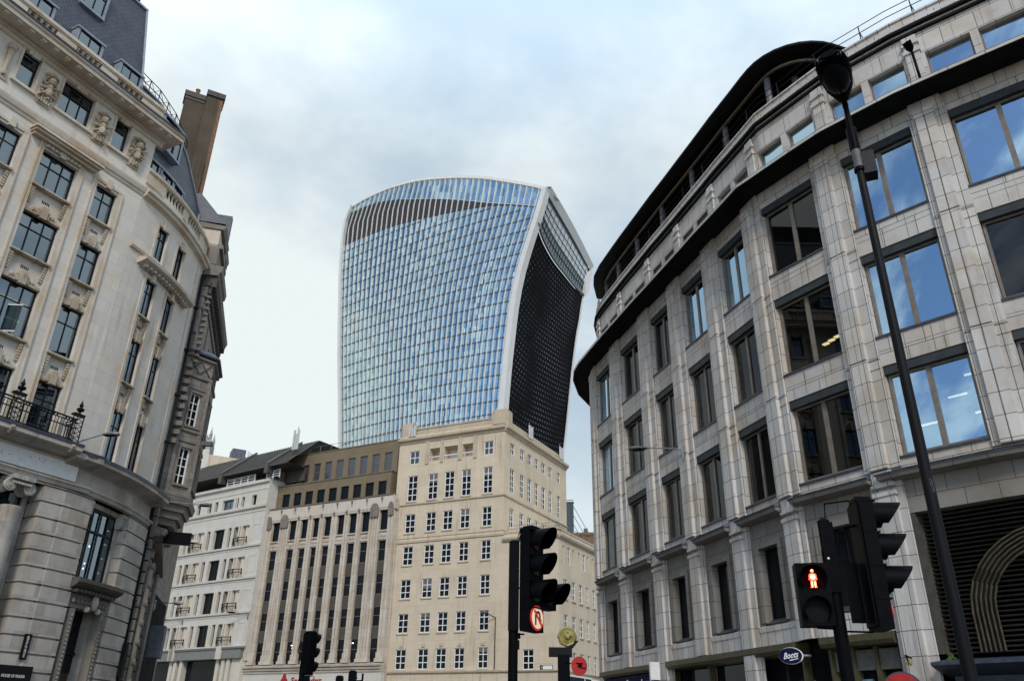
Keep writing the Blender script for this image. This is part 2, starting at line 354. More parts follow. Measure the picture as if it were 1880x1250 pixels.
# --- spandrel panels, surrounds, windows
def spandrel(P,a,c,z0,z1,big):
    b=MB(); m=(a+c)/2; w=c-a
    b.box(P,a,c,-.40,-.13,z0,z1)                                 # panel
    b.box(P,a,c,-.13,.10,z1-.16,z1-.01,1); b.box(P,a-.06,c+.06,.0,.17,z1-.12,z1-.03,1)  # sill
    b.box(P,a,c,-.13,-.03,z0+.001,z0+.13,1)                          # head moulding
    b.box(P,m-.16,m+.16,-.13,.10,z0-.08,z0+.58,1)                    # keystone
    b.box(P,m-.33,m-.18,-.13,.02,z0+.02,z0+.40,1); b.box(P,m+.18,m+.33,-.13,.02,z0+.02,z0+.40,1)
    if big:
        for s in (m-.52,m+.52): b.blob(P.pt(s,-.08,z0+.26),.13,.10,.13,1)
    for s in (a+.12,c-.12):                                          # side consoles
        for k in range(6): b.box(P,s-.08,s+.08,-.13,.07-.022*k,z1-.34-.14*k,z1-.22-.14*k,1)
    for k in range(5): b.box(P,m-.2+.085*k,m-.15+.085*k,-.13,-.12,z1-.72,z1-.56,2)          # vent slots
    obj('spandrel_panel',b,[M['panel_stone'],M['carved'],M['steel']],ST)
sr=MB()
for i,(a,c) in enumerate(bays):
    w3=c-a>1.5; cols=[1/3,2/3] if w3 else [.5]
    for r,(z0,z1) in enumerate(ROW):
        if r<3: spandrel(LF,a,c,ROW[r+1][1],z0,w3)
        window(ST,LF,a+.02,c-.02,z0+.02,z1-.02,-.29,cols,[.66],.055,M['steel'],M['g_left'])
    for e in (-.001,):
        sr.box(LF,a-.20,a,0,.055,12.0,26.2); sr.box(LF,c,c+.20,0,.055,12.0,26.2); sr.box(LF,a-.28,a-.2,0,.10,12.0,26.2); sr.box(LF,c+.2,c+.28,0,.10,12.0,26.2)
    sr.box(LF,a-.28,c+.28,0,.07,26.2,26.36); m=(a+c)/2; sr.box(LF,m-.15,m+.15,0,.15,26.05,26.6)
    if w3:   # hood on consoles over the wide bay
        sr.box(LF,a-.95,c+.95,0,.62,26.62,26.75); sr.box(LF,a-.88,c+.88,0,.50,26.5,26.62); sr.box(LF,a-.8,c+.8,0,.30,26.36,26.5)
        for k in range(9): sr.blob(LF.pt(a+.1+(c-a-.2)*k/8,.1,26.22),.12,.09,.10)
for (a,c) in att:
    z0,z1=28.6,30.6; cols=[1/3,2/3] if c-a>1.5 else []
    window(ST,LF,a+.02,c-.02,z0+.02,z1-.02,-.29,cols,[.66],.055,M['steel'],M['g_left'])
    sr.box(LF,a-.13,a,0,.05,28.5,30.7); sr.box(LF,c,c+.13,0,.05,28.5,30.7); sr.box(LF,a-.2,c+.2,0,.16,28.44,28.58)
    m=(a+c)/2
    for k in (-1,0,1): sr.box(LF,m+k*.2-.09,m+k*.2+.09,0,.12+.04*(k==0),30.45-.05*(k==0),30.76)
for (a,c) in K:
    sr.box(LC,a-.16,a,0,.06,23.6,26.1); sr.box(LC,c,c+.16,0,.06,23.6,26.1); sr.box(LC,a-.16,c+.16,0,.07,26.1,26.28); m=(a+c)/2; sr.box(LC,m-.13,m+.13,0,.13,26.0,26.5)
    sr.box(LC,a-.18,a,0,.06,12.0,22.7); sr.box(LC,c,c+.18,0,.06,12.0,22.7); sr.box(LC,a-.18,c+.18,0,.07,22.62,22.76)
    sr.box(LC,m-.12,m+.12,0,.2,22.5,23.0)
    for r,(z0,z1) in enumerate(KR):
        if r in (1,2): spandrel(LC,a,c,KR[r+1][1],z0,False)
        window(ST,LC,a+.02,c-.02,z0+.02,z1-.02,-.17,[.5],[.68],.05,M['steel'],M['g_left'])
sr.sweep(LC,.75,6.25,[(0,23.02),(.42,23.12),(.62,23.2),(.66,23.36),(.0,23.42)])                      # curved hood
sr.sweep(LC,0,7.0,[(0,23.62),(.12,23.66),(.16,23.8),(0,23.86)])
for k in range(14): sr.box(LC,1.1+.36*k,1.24+.36*k,.1,.4,22.94,23.08)
sr.box(LC,7.05,7.2,0,.06,11.9,26.9)
obj('window_surround',sr,M['portland_trim'],ST)
# blinds and lamps inside
cb=MB()
for i,(a,c) in enumerate(bays):
    for r,(z0,z1) in enumerate(ROW):
        if random.random()<.85: cb.box(LF,c-.38,c-.12,-.72,-.68,z0,z1)
for (a,c) in att: cb.box(LF,c-.30,c-.1,-.72,-.68,28.6,30.6)
for (a,c) in K:
    for z0,z1 in KR: cb.box(LC,a+.45,c-.12,-.46,-.43,z0,z1)
obj('window_blind',cb,M['curtain'],ST)
lb=MB()
for s in (-.2,.5,1.3): lb.box(LF,s,s+.75,-.82,-.74,18.1,18.16)
lb.box(LF,1.2,1.9,-.82,-.74,17.2,17.24)
obj('ceiling_lamp',lb,M['light_y'],ST)
cs=MB(); f=LF.pt; a=.95; cs.box(Path([f(a,-.3,0)[:2],f(a+.35,.32,0)[:2]]),0,.7,-.02,.02,16.2,17.6)
cs2=MB()
for z in (16.2,17.56): cs2.box(Path([f(a,-.3,0)[:2],f(a+.35,.32,0)[:2]]),0,.7,-.03,.03,z,z+.05)
o=obj('open_casement',cs2,M['whitep'],ST); obj('pane',cs,M['g_left'],o)
# --- carved trophies
def relief(P,s,z):
    b=MB(); b.box(P,s-.36,s+.36,0,.08,z-1.05,z-.35)
    D,N=P.dirn(s); X=(D.x,D.y,0);Y=(N.x,N.y,0); g=lambda ds,d,dz:P.pt(s+ds,d,z+dz)
    rn=random.Random(int(s*100))
    b.blob(g(0,.16,.42),.25,.32,.23,0,X,Y); b.blob(g(0,.14,.74),.36,.26,.12,0,X,Y); b.blob(g(0,.14,.9),.2,.12,.12,0,X,Y)
    b.blob(g(0,.2,.1),.15,.14,.26,0,X,Y); b.blob(g(0,.15,-.28),.22,.30,.30,0,X,Y)
    for k in range(7): b.blob(g(-.3+.1*k,.1,.82+.06*math.sin(k*2)),.08,.08,.13,0,X,Y,n=6)
    b.tube([g(-.5,.18,-.18),g(.52,.22,.28)],.075,6); b.tube([g(-.46,.22,.24),g(.48,.16,-.2)],.06,6)
    for k in range(34): b.blob(g(rn.uniform(-.4,.4),.12,rn.uniform(-.95,.6)),rn.uniform(.04,.09),rn.uniform(.10,.24),rn.uniform(.04,.10),0,X,Y,n=6)
    for k in range(4): b.box(P,s-.26+.14*k,s-.16+.14*k,.08,.17,z-.95,z-.5)
    obj('relief_carving',b,M['carved'],ST)
for s in (-.68,2.48,4.82): relief(LF,s,29.25)
for s in (-9.9,-6.7): relief(LF,s,29.25)
b=MB(); D=LF.D[0]; X=(D.x,D.y,0); Y=(D.y,-D.x,0)
b.blob(LF.pt(-2.9,.1,30.1),.22,.18,.34,0,X,Y); b.tube([LF.pt(-2.9,.1,29.9),LF.pt(-2.88,.08,28.6)],.16,8,r2=.08); b.blob(LF.pt(-2.88,.1,28.5),.14,.13,.16,0,X,Y); b.box(LF,-3.2,-2.6,0,.06,28.15,28.3)
for k in range(8): b.blob(LF.pt(-3.05+.05*k,.16,30.0+.09*(k%4)),.09,.09,.1,0,X,Y,n=6)
obj('torch_carving',b,M['carved'],ST)
# --- mouldings
b=MB()
b.sweep(LF,-23,BR+.06,[(0,26.95),(.06,26.98),(.09,27.12),(.16,27.16),(.22,27.34),(.24,27.46),(0,27.52)])
b.sweep(LC,0,LE,[(0,26.86),(.10,26.95),(.26,27.02),(.30,27.16),(.42,27.24),(.42,27.38),(0,27.5)])
obj('string_course',b,M['portland_trim'],ST)
b=MB(); CE=6.75
b.sweep(LF,-23,BR+.35,[(0,30.62),(.10,30.66),(.16,30.82),(.30,30.86),(.34,30.96),(0,30.98)])
b.sweep(LF,-23,CE,[(-.6,30.98),(1.14,30.98),(1.18,31.0),(1.18,31.2),(1.26,31.24),(1.30,31.36),(-.6,31.42)])
k=-22.8
while k<CE-.3: b.box(LF,k,k+.24,.80,1.06,30.90,30.98,1); k+=.665
obj('cornice',b,[M['portland_trim'],M['portland']],ST)
b=MB(); b.box(LF,-23,CE,-.5,1.32,31.37,31.44); b.sweep(LF,-23,CE+.02,[(1.30,31.35),(1.35,31.35),(1.35,31.45),(1.30,31.45)]); obj('cornice_flashing',b,M['leadblue'],ST)
def balustrade(P,s0,s1,d,z0,z1,groups,name='balustrade'):
    b=MB(); t=.36
    b.box(P,s0,s1,d-t,d,z0,z0+.28); b.box(P,s0,s1,d-t-.06,d+.07,z1-.2,z1); b.box(P,s0,s1,d-t,d+.02,z1-.28,z1-.2)
    x=s0
    for a,c in groups+[(s1,s1)]:
        if a>x+.01: b.box(P,x,a,d-t+.02,d-.02,z0+.28,z1-.28)
        x=c
    for a,c in groups:
        n=max(2,round((c-a)/.33))
        for k in range(n):
            s=a+(c-a)*(k+.5)/n; p=P.pt(s,d-t/2,z0+.28); h=z1-z0-.56
            b.lathe(p,[(.11,0),(.11,.06),(.06,.1),(.125,.3*h),(.11,.42*h),(.055,.72*h),(.06,.85*h),(.11,.9*h),(.11,h)],8)
    return obj(name,b,M['portland_trim'],ST)
balustrade(LF,-23,5.6,.42,31.44,32.92,[(a-9.2*k,c-9.2*k) for k in (2,1,0) for a,c in ((-3.0,-1.35),(-.2,1.35),(2.4,4.1)) if a-9.2*k>-22])
balustrade(LC,.0,LE,.02,27.5,28.95,[(1.6,3.6),(4.3,6.4)])
# --- slate mansard
b=MB()
def slope(P,s0,s1,d0,z0,d1,z1,m=0,t0=0,t1=0):
    l=math.hypot(d1-d0,z1-z0); c=P.cuts(s0,s1)
    for a,e in zip(c,c[1:]):
        ea=t0 if a==s0 else 0; eb=t1 if e==s1 else 0
        b.face([P.pt(a,d0,z0),P.pt(e,d0,z0),P.pt(e+eb,d1,z1),P.pt(a+ea,d1,z1)],[(a,0),(e,0),(e+eb,l),(a+ea,l)],m)
slope(LF,-23,5.0,-.75,31.7,-2.0,40.9,0,0,-.75)
q=LF.pt
b.face([q(5.0,-.75,31.7),q(5.2,-11,31.7),q(4.25,-10,40.9),q(4.25,-2.0,40.9)],[(0,0),(10,0),(9,9),(1,9)])
b.face([q(-23,-2,40.9),q(4.25,-2,40.9),q(4.25,-10,40.9),q(-23,-10,40.9)],None,1)
b.face([q(-23,-.75,31.7),q(-23,-2,40.9),q(-23,-10,40.9),q(-23,-11,31.7)],None)
# corner mansard, lower; it climbs from the parapet and swells to a ridge
rs=[(0.0,-.7,27.6,-2.7,36.2),(1.8,-.7,27.6,-2.4,35.9),(3.6,-.7,27.6,-2.0,35.2),(5.2,-.7,27.6,-1.6,34.0),(6.6,-.7,27.6,-1.25,32.4),(LE-.1,-.7,27.6,-1.0,31.2)]
for A,B in zip(rs,rs[1:]):
    n=4
    for i in range(n):
        u,w=i/n,(i+1)/n; f=lambda r,t:LC.pt(r[0],r[1]+(r[3]-r[1])*t**1.25,r[2]+(r[4]-r[2])*t)
        b.face([f(A,u),f(B,u),f(B,w),f(A,w)],[(A[0],u*9),(B[0],u*9),(B[0],w*9),(A[0],w*9)])
    b.face([LC.pt(A[0],A[3],A[4]),LC.pt(B[0],B[3],B[4]),LC.pt(B[0],-7,B[4]),LC.pt(A[0],-7,A[4])],None,1)
obj('mansard_roof',b,[M['slate'],M['lead']],ST)
b=MB(); b.tube([q(5.0,-.72,31.7),q(4.25,-1.97,40.9)],.07,6); b.box(LF,-23,4.3,-2.12,-1.9,40.85,41.0)
b.tube([LC.pt(r[0],r[3]+.05,r[4]+.02) for r in rs],.08,6); b.tube([LC.pt(rs[-1][0],rs[-1][1]+(rs[-1][3]-rs[-1][1])*t**1.25,27.6+3.6*t) for t in (0,.3,.6,1)],.08,6)
obj('lead_ridge',b,M['lead_pale'],ST)
b=MB()
for a0 in (-3,0,3): 
    pass
b.box(LF,-8,4.0,-3.6,-2.6,41,43.2); obj('roof_plant',b,M['iron'],ST)
# dormers low on the front slope
def dormer(P,s0,s1,z0,z1,d,dep,cols,rows=[]):
    b=MB(); b.box(P,s0-.16,s0,d-dep,d,z0-.05,z1); b.box(P,s1,s1+.16,d-dep,d,z0-.05,z1)
    b.box(P,s0-.22,s1+.22,d-dep,d+.07,z1,z1+.13); b.box(P,s0-.16,s1+.16,d-dep,d+.05,z0-.14,z0)
    o=obj('dormer',b,M['lead_pale'],ST); window(o,P,s0,s1,z0,z1,d-.08,cols,rows,.055,M['steel'],M['g_left'])
for k in (0,1,2):
    for a,c in ((-2.95,-1.45),(.2,1.55),(3.0,4.25)):
        if a-9.2*k>-22: dormer(LF,a-9.2*k,c-9.2*k,33.9,34.75,-.62,1.2,[.5])
for k in (0,1,2):
    dormer(LF,.15-4.6*k,1.42-4.6*k,37.15,39.2,-1.32,1.0,[.5],[.62])
for a,c in ((.2,1.35),(1.75,2.9),(3.2,4.2)): dormer(LC,a,c,29.25,30.2,-.72,.8,[.5])
dormer(LC,1.2,3.3,32.0,34.1,-1.0,1.4,[.33,.66],[.6]); 
# roof-edge railing on the corner mansard
b=MB(); e=[LC.pt(r[0],r[3]-.1,r[4]) for r in rs[:4]]
for h in (.55,1.05): b.tube([(p[0],p[1],p[2]+h) for p in e],.03,6)
for i in range(3):
    for t in (0,.5):
        p=[e[i][k]+(e[i+1][k]-e[i][k])*t for k in range(3)]; n_=[e[i][k]+(e[i+1][k]-e[i][k])*(t+.5) for k in range(3)]
        b.tube([p,(p[0],p[1],p[2]+1.05)],.03,6); b.tube([p,(n_[0],n_[1],n_[2]+1.05)],.018,5); b.tube([(p[0],p[1],p[2]+1.05),n_],.018,5)
p=e[3]; b.tube([p,(p[0],p[1],p[2]+1.05)],.035,6)
obj('roof_railing',b,M['iron'],ST)
# chimney stack
def stack():
    b=MB(); c0=Vector((-24.67,45.78)); c1=Vector((-23.4,46.45)); u=(c1-c0).normalized(); n=Vector((-u.y,u.x))
    P=Path([c0,c1]); L=P.S[-1]; z0=29.5
    b.box(P,0,1.45,-1.0,0,z0,42.3); b.box(P,1.45,2.35,-1.0,.28,z0,42.75)
    b.box(P,2.35,2.62,-1.0,.26,z0,42.75,1)
    b.box(P,1.5,2.3,.28,.46,z0,36.6); b.box(P,-.1,1.42,-1.1,.12,42.3,42.75,2); b.box(P,1.38,2.72,-1.1,.4,42.75,43.2,2); b.box(P,-.02,1.4,-1.0,.05,42.05,42.3,2)
    o=obj('chimney',b,[M['chimney'],M['brick'],M['sootstone']],ST)
    g=MB(); g.lathe(P.pt(.75,-.4,42.75),[(.16,0),(.14,.6),(.18,.62),(.18,.7)],10); obj('chimney_pot',g,M['brick'],o)
stack()
# --- balcony
b=MB()
b.sweep(LF,-23,5.6,[(0,11.42),(.55,11.42),(.95,11.55),(1.05,11.62),(1.05,11.86),(0,11.9)])
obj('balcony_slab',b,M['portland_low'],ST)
b=MB(); b.box(LF,-23,5.63,.92,1.09,11.82,11.95); b.box(LF,5.6,BR+1.2,.6,.86,11.66,11.78); b.sweep(LC,0,LE,[(.72,11.58),(.93,11.58),(.93,11.74),(0,11.84)]); obj('ledge_flashing',b,M['leadblue'],ST)
b=MB(); ph=[-.9,2.05,5.05]; d=.9
for z in (12.05,12.62,12.92,13.06): b.tube([LF.pt(-9.5,d,z),LF.pt(5.05,d,z)],.028 if z<13 else .04,6)
for z in (12.05,12.92,13.06): b.tube([LF.pt(5.05,d,z),LF.pt(5.05,.0,z)],.03,6)
s=-9.4
while s<5.0:
    b.tube([LF.pt(s,d,12.05),LF.pt(s,d,12.92)],.017,5,caps=False)
    if int(s*10)%2: b.blob(LF.pt(s+.06,d,12.99),.055,.02,.055,n=6)
    s+=.155
for k in range(6): b.tube([LF.pt(5.05,.9-.15*k,12.05),LF.pt(5.05,.9-.15*k,12.92)],.017,5,caps=False)
obj('balcony_railing',b,M['iron'],ST)
for c in (-6.6,-3.75,-.9,2.05,5.05):
    b=MB()
    for ds in (-.26,.26): b.tube([LF.pt(c+ds,d+.03,11.95),LF.pt(c+ds,d+.03,13.3)],.03,6)
    for k in range(5):
        z=12.05+.24*k; b.tube([LF.pt(c-.24,d+.03,z),LF.pt(c+.24,d+.03,z+.24)],.018,5); b.tube([LF.pt(c+.24,d+.03,z),LF.pt(c-.24,d+.03,z+.24)],.018,5)
    b.box(LF,c-.28,c+.28,d-.2,d+.1,13.28,13.36); b.lathe(LF.pt(c,d,13.36),[(.07,0),(.05,.08),(.16,.16),(.19,.24),(.10,.3),(.05,.34),(.11,.42),(.06,.52),(.005,.7)],8)
    obj('balcony_post',b,M['iron'],ST)
for c in (-.9,2.05,5.05):
    b=MB(); 
    for k in range(5): b.blob(LF.pt(c,1.02-.03*k,11.75-.06*k),.17-.02*k,.12,.1,n=6)
    obj('balcony_boss',b,M['carved'],ST)
# --- frieze, ledge, architrave
b=MB()
b.sweep(LF,-23,7.1,[(-.05,10.02),(.14,10.06),(.20,10.2),(.26,10.26),(.26,10.33),(-.05,10.36)])
b.sweep(LC,.9,LE,[(-.05,10.02),(.14,10.06),(.20,10.2),(.26,10.26),(.26,10.33),(-.05,10.36)])
b.sweep(LC,0,LE,[(0,10.36),(.05,10.36),(.05,11.1),(.2,11.18),(.55,11.28),(.88,11.4),(.9,11.6),(0,11.7)])
b.sweep(LF,5.5,BR+1.1,[(0,10.36),(.05,10.36),(.05,11.1),(.2,11.18),(.55,11.28),(.82,11.4),(.84,11.66),(0,11.7)])
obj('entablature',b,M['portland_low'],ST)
b=MB(); b.box(LF,-12,6.25,.0,.12,10.42,11.22); k=-11.9
while k<6.2: b.blob(LF.pt(k,.2,10.39),.045,.04,.035,2,n=6); k+=.115
rn=random.Random(3)
for i in range(60):
    s=4.6-rn.random()*9; b.box(LF,s-.022,s+.022,.12,.135,10.6+.5*rn.random(),0,1) if False else b.blob(LF.pt(s,.125,10.62+.45*rn.random()),.025,.02,.03,1,n=6)
obj('fascia_board',b,[M['whitep'],M['iron'],M['oldtrim']],ST)
# --- lower storeys: rusticated piers, column, recessed windows
b=MB(); h=9.95
def rust(P,s0,s1,d,z0,z1,step=.72,ret=.9):
    z=z0
    while z<z1-.05:
        e=min(z+step,z1); b.box(P,s0,s1,d-ret,d+.07,z+.085,e,skip='k'); b.box(P,s0+.07,s1-.07,d-ret,d-.05,z,z+.085,skip='k'); z=e
rust(LF,4.85,BR+.02,.06,GZ,9.98); rust(LC,.0,1.72,.10,GZ,9.98); rust(LC,5.15,LE,.06,GZ,9.98)
for k in (1,2,3): rust(LF,4.85-7.2*k,5.95-7.2*k,.06,GZ,9.98)
obj('rusticated_pier',b,M['portland_low'],ST)
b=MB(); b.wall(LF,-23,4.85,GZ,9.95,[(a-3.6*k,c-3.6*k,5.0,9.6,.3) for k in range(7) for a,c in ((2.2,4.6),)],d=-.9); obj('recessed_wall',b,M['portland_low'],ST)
for k in range(7): window(ST,LF,2.2-3.6*k,4.6-3.6*k,7.3,9.6,-1.1,[.25,.5,.75],[.62],.09,M['steel'],M['g_left'])
b=MB()
for k in range(7): b.box(LF,2.2-3.6*k,4.6-3.6*k,-1.2,-1.05,GZ,7.25)
obj('shop_hoarding',b,M['steel'],ST)
for k in range(4):
    b=MB(); c=LF.pt(3.62-3.6*k,.0,0); z=GZ
    b.lathe((c[0],c[1],z),[(.62,0),(.62,.4),(.5,.5),(.46,.7),(.455,4),(.40,10.1),(.44,10.2),(.44,10.3)],20)
    b.box(LF,3.62-3.6*k-.52,3.62-3.6*k+.52,-.5,.5,9.78,9.97)
    for sg in (-.47,.47):
        for dd in (.3,-.3):
            p=Vector(LF.pt(3.62-3.6*k+sg,dd,9.5)); n=Vector((LF.D[0].y,-LF.D[0].x,0))
            b.lathe(p,[(.27,-.16),(.29,0),(.25,.03),(.2,.0),(.19,.05),(.10,.02),(.09,.07),(.0,.07)],14,0,tuple(n))
    for j in range(9): b.blob(LF.pt(3.62-3.6*k-.4+.1*j,.42,9.62),.05,.06,.08,n=6)
    obj('ionic_column',b,M['portland_low'],ST)
# corner entrance
b=MB(); b.wall(LC,1.72,5.15,5.9,9.98,[(2.0,4.9,6.35,9.75,.2)],d=-.32); b.wall(LC,1.72,5.15,GZ,5.9,[(2.35,4.5,GZ,5.0,.6)],d=-.35)
for s in (1.72,5.15): pass
b.box(LC,1.72,2.1,-.5,-.05,9.3,9.98); b.box(LC,4.8,5.15,-.5,-.05,9.3,9.98)
for s in (1.72,4.82):
    for k in range(4): b.box(LC,s,s+.33,-.5,.02-.04*k,9.75-.18*k,9.9-.18*k)
obj('entrance_wall',b,M['portland_low'],ST)
window(ST,LC,2.02,4.88,6.37,9.73,-.5,[.25,.5,.75],[.68],.09,M['steel'],M['g_left'])
b=MB()
for s,z in ((2.75,8.3),(3.55,8.05),(3.5,7.2),(3.48,6.95)): b.blob(LC.pt(s,-.8,z),.05,.05,.06,n=6)
obj('window_lamp',b,M['light'],ST)
b=MB(); b.sweep(LC,1.55,5.3,[(-.3,5.72),(.34,5.8),(.5,5.9),(.62,6.02),(.62,6.2),(-.5,6.3)]); 
for k in range(12): b.box(LC,1.75+.28*k,1.9+.28*k,.1,.42,5.6,5.74)
obj('window_ledge',b,M['sootstone'],ST); b=MB(); b.box(LC,1.9,5.0,-.35,.02,4.95,5.55)
for s in (2.05,4.5): b.box(LC,s,s+.32,-.35,.1,GZ,4.9)
n=0
for s in (2.2,4.66):
    for k in range(34): b.blob(LC.pt(s,.11,GZ+.3+.18*k),.075,.05,.08,n=6)
for k in range(10): b.blob(LC.pt(2.1+.3*k,.06,5.25),.12,.09,.14,n=6)
obj('door_surround',b,M['oldtrim'],ST)
b=MB(); D,N=LC.dirn(3.4); b.blob(LC.pt(3.55,.2,5.3),.24,.16,.42,0,(D.x,D.y,0),(N.x,N.y,0)); b.blob(LC.pt(3.1,.16,4.95),.16,.14,.16); b.blob(LC.pt(4.0,.16,4.95),.16,.14,.16); obj('door_cartouche',b,M['portland_low'],ST)
b=MB(); b.box(LC,2.36,4.49,-.9,-.8,2.2,4.98); b.box(LC,2.36,4.49,-.8,-.72,3.0,3.12); b.box(LC,3.38,3.46,-.8,-.72,GZ,4.98)
D,N=LC.dirn(3.4)
for k in range(7):
    a=math.pi*(k+.5)/7; b.tube([LC.pt(3.42,-.77,3.4),LC.pt(3.42+math.cos(a)*1.0,-.77,3.4+math.sin(a)*1.4)],.02,5)
obj('door_fanlight',b,M['steel'],ST)
b=MB(); b.box(LC,2.36,4.49,-.92,-.84,GZ,2.2); obj('door',b,plain('brown_door',(.06,.035,.018),.5),ST)
# rainwater pipe at the party wall
b=MB(); b.tube([LC.pt(LE-.12,.14,GZ),LC.pt(LE-.12,.14,26.5)],.10,8); 
for z in range(0,26,3): b.box(LC,LE-.28,LE,0,.27,z,z+.12)
b.box(LC,LE-.33,LE+.02,0,.36,2.2,3.9); obj('rainwater_pipe',b,M['iron'],ST)
# --- signs and lamp on the store
D=LF.D[0]; N=Vector((D.y,-D.x)); X=(D.x,D.y,0); Y3=(N.x,N.y,0)
t=thing('hanging_sign',LF.pt(5.9,.3,3),'narrow black vertical sign with white lettering on the rusticated stone pier','sign')
b=MB(); b.box(LF,5.74,6.04,.16,.24,2.48,3.52); obj('sign_board',b,M['iron'],t)
text('lettering','HOUSE OF FRASER',.14,LF.pt(5.89,.25,3.0),(0,0,1),(-D.x,-D.y,0),M['whitep'],t,.004,width=.86)
t=thing('fascia_sign',LF.pt(4.0,.3,1.6),'wide black fascia sign with white lettering at the foot of the stone pier','sign')
b=MB(); b.box(LF,2.6,6.45,.16,.28,1.35,2.22); obj('sign_board',b,M['iron'],t)
text('lettering','HOUSE OF FRASER',.17,LF.pt(5.62,.29,1.80),X,(0,0,1),M['whitep'],t,.004,width=1.05)
# ================================================================== WEATHERED NEIGHBOUR (beyond the rainwater pipe)
NP=Frame((-20.42,45.42),105); 
NB=thing('victorian_building',(-22,49,GZ),'narrow grimy old stone building with an oriel and heavy bracketed cornice','building')
NP2=Path([NP.pt(0,0,0)[:2],NP.pt(15,0,0)[:2]])
OR=Path([NP.pt(.35,-.3,0)[:2],NP.pt(.55,0,0)[:2],NP.pt(1.75,1.6,0)[:2],NP.pt(4.4,1.6,0)[:2],NP.pt(5.6,0,0)[:2]],1)
b=MB()
b.box(NP2,.0,15,-6,0,GZ,29.0,skip='b')
obj('wall',b,M['oldstone'],NB)
b=MB()   # oriel with its windows
fa=[(.85,1.62,16.65,18.8),(.85,1.62,13.0,15.25)]
fb=[(2.35,3.15,z0,z1) for z0,z1 in ((16.65,18.8),(13.0,15.25))]+[(3.55,4.3,z0,z1) for z0,z1 in ((16.65,18.8),(13.0,15.25))]
b.wall(OR,0,OR.S[-1],12.3,21.2,fa+fb,depth=.22)
b.face([OR.pt(s,0,21.2) for s in (0,OR.S[2],OR.S[3],OR.S[4])]); b.face([OR.pt(s,0,12.3) for s in (0,OR.S[2],OR.S[3],OR.S[4])][::-1])
for s,w in ((.36,.22),(1.78,.2)):
    b.box(OR,s,s+w,0,.10,12.3,20.0)
obj('oriel',b,M['oldstone'],NB)
b=MB()
E=OR.S[-1]
for z0,pr in ((12.2,.12),(15.55,.07),(16.2,.12),(19.0,.06),(19.75,.12),(21.05,.16)):
    b.sweep(OR,-.02,E,[(0,z0),(pr,z0+.06),(pr,z0+.2),(0,z0+.26)])
for s0,s1,z0,z1 in fa+fb: surround(b,OR,s0,s1,z0,z1,.11,0,.07)
for k,(p,z) in enumerate(((.12,11.9),(-.12,11.5),(-.36,11.1),(-.62,10.75))): b.sweep(OR,.1,E-.1,[(-.9,z-.15),(p,z-.1),(p+.08,z+.2),(p+.1,z+.3),(-.9,z+.3)])
obj('oriel_moulding',b,M['oldtrim'],NB)
for s0,s1,z0,z1 in fa+fb: window(NB,OR,s0,s1,z0,z1,-.2,[.5],[.25,.5,.72],.05,M['whitep'],M['g_dark'],edge=.06)
# balustrade panel with crossed bars above the oriel, upper storeys stepping out to the cornice
b=MB()
for s0,s1,d,z0,z1 in ((.5,8,.42,21.2,22.6),(.3,9,.30,22.6,24.4),(1.2,3.0,.55,22.0,24.6),(3.6,5.4,.55,22.0,24.6),(.25,10,.38,24.4,25.2),(.2,11,.5,25.2,25.9)): b.box(NP2,s0,s1,-.4,d,z0,z1)
obj('upper_wall',b,M['oldstone'],NB)
b=MB()
for k in range(18):
    s=.3+.62*k; b.box(NP2,s,s+.3,.2,.95,26.0,26.75); b.box(NP2,s+.04,s+.26,.2,.7,25.5,26.0)
b.sweep(NP2,.15,12,[(0,25.9),(.6,26.0),(.65,26.3),(0,26.4)]); 
obj('cornice_bracket',b,M['sootstone'],NB)
b=MB()
b.sweep(NP2,.1,4.3,[(0,26.75),(.95,26.8),(1.02,27.0),(1.15,27.1),(1.2,27.5),(0,27.6)])
b.sweep(NP2,4.3,12,[(0,26.6),(.8,26.65),(.9,26.9),(1.0,27.2),(0,27.3)])
b.box(NP2,.1,4.2,-.5,.7,27.6,28.9); b.box(NP2,.2,4.0,-.5,.9,28.9,29.2)
for k in range(12): b.blob(NP2.pt(.35,.62,20.6+.42*k),.2,.18,.15,n=6)
for k in range(10): b.box(NP2,.2,.5,.1,.5+.06*(k%3),15.2+.55*k,15.5+.55*k)
obj('cornice',b,M['oldtrim'],NB)
b=MB()
for z0 in (20.1,): 
    for s in (2.2,3.0,3.8):
        b.tube([OR.pt(s-.3,.05,20.05),OR.pt(s+.3,.05,20.9)],.03,5); b.tube([OR.pt(s-.3,.05,20.9),OR.pt(s+.3,.05,20.05)],.03,5)
for s in (.55,1.3): b.tube([OR.pt(s-.2,.06,20.1),OR.pt(s+.5,.06,20.95)],.03,5); b.tube([OR.pt(s-.2,.06,20.95),OR.pt(s+.5,.06,20.1)],.03,5)
obj('lattice_panel',b,M['sootstone'],NB)
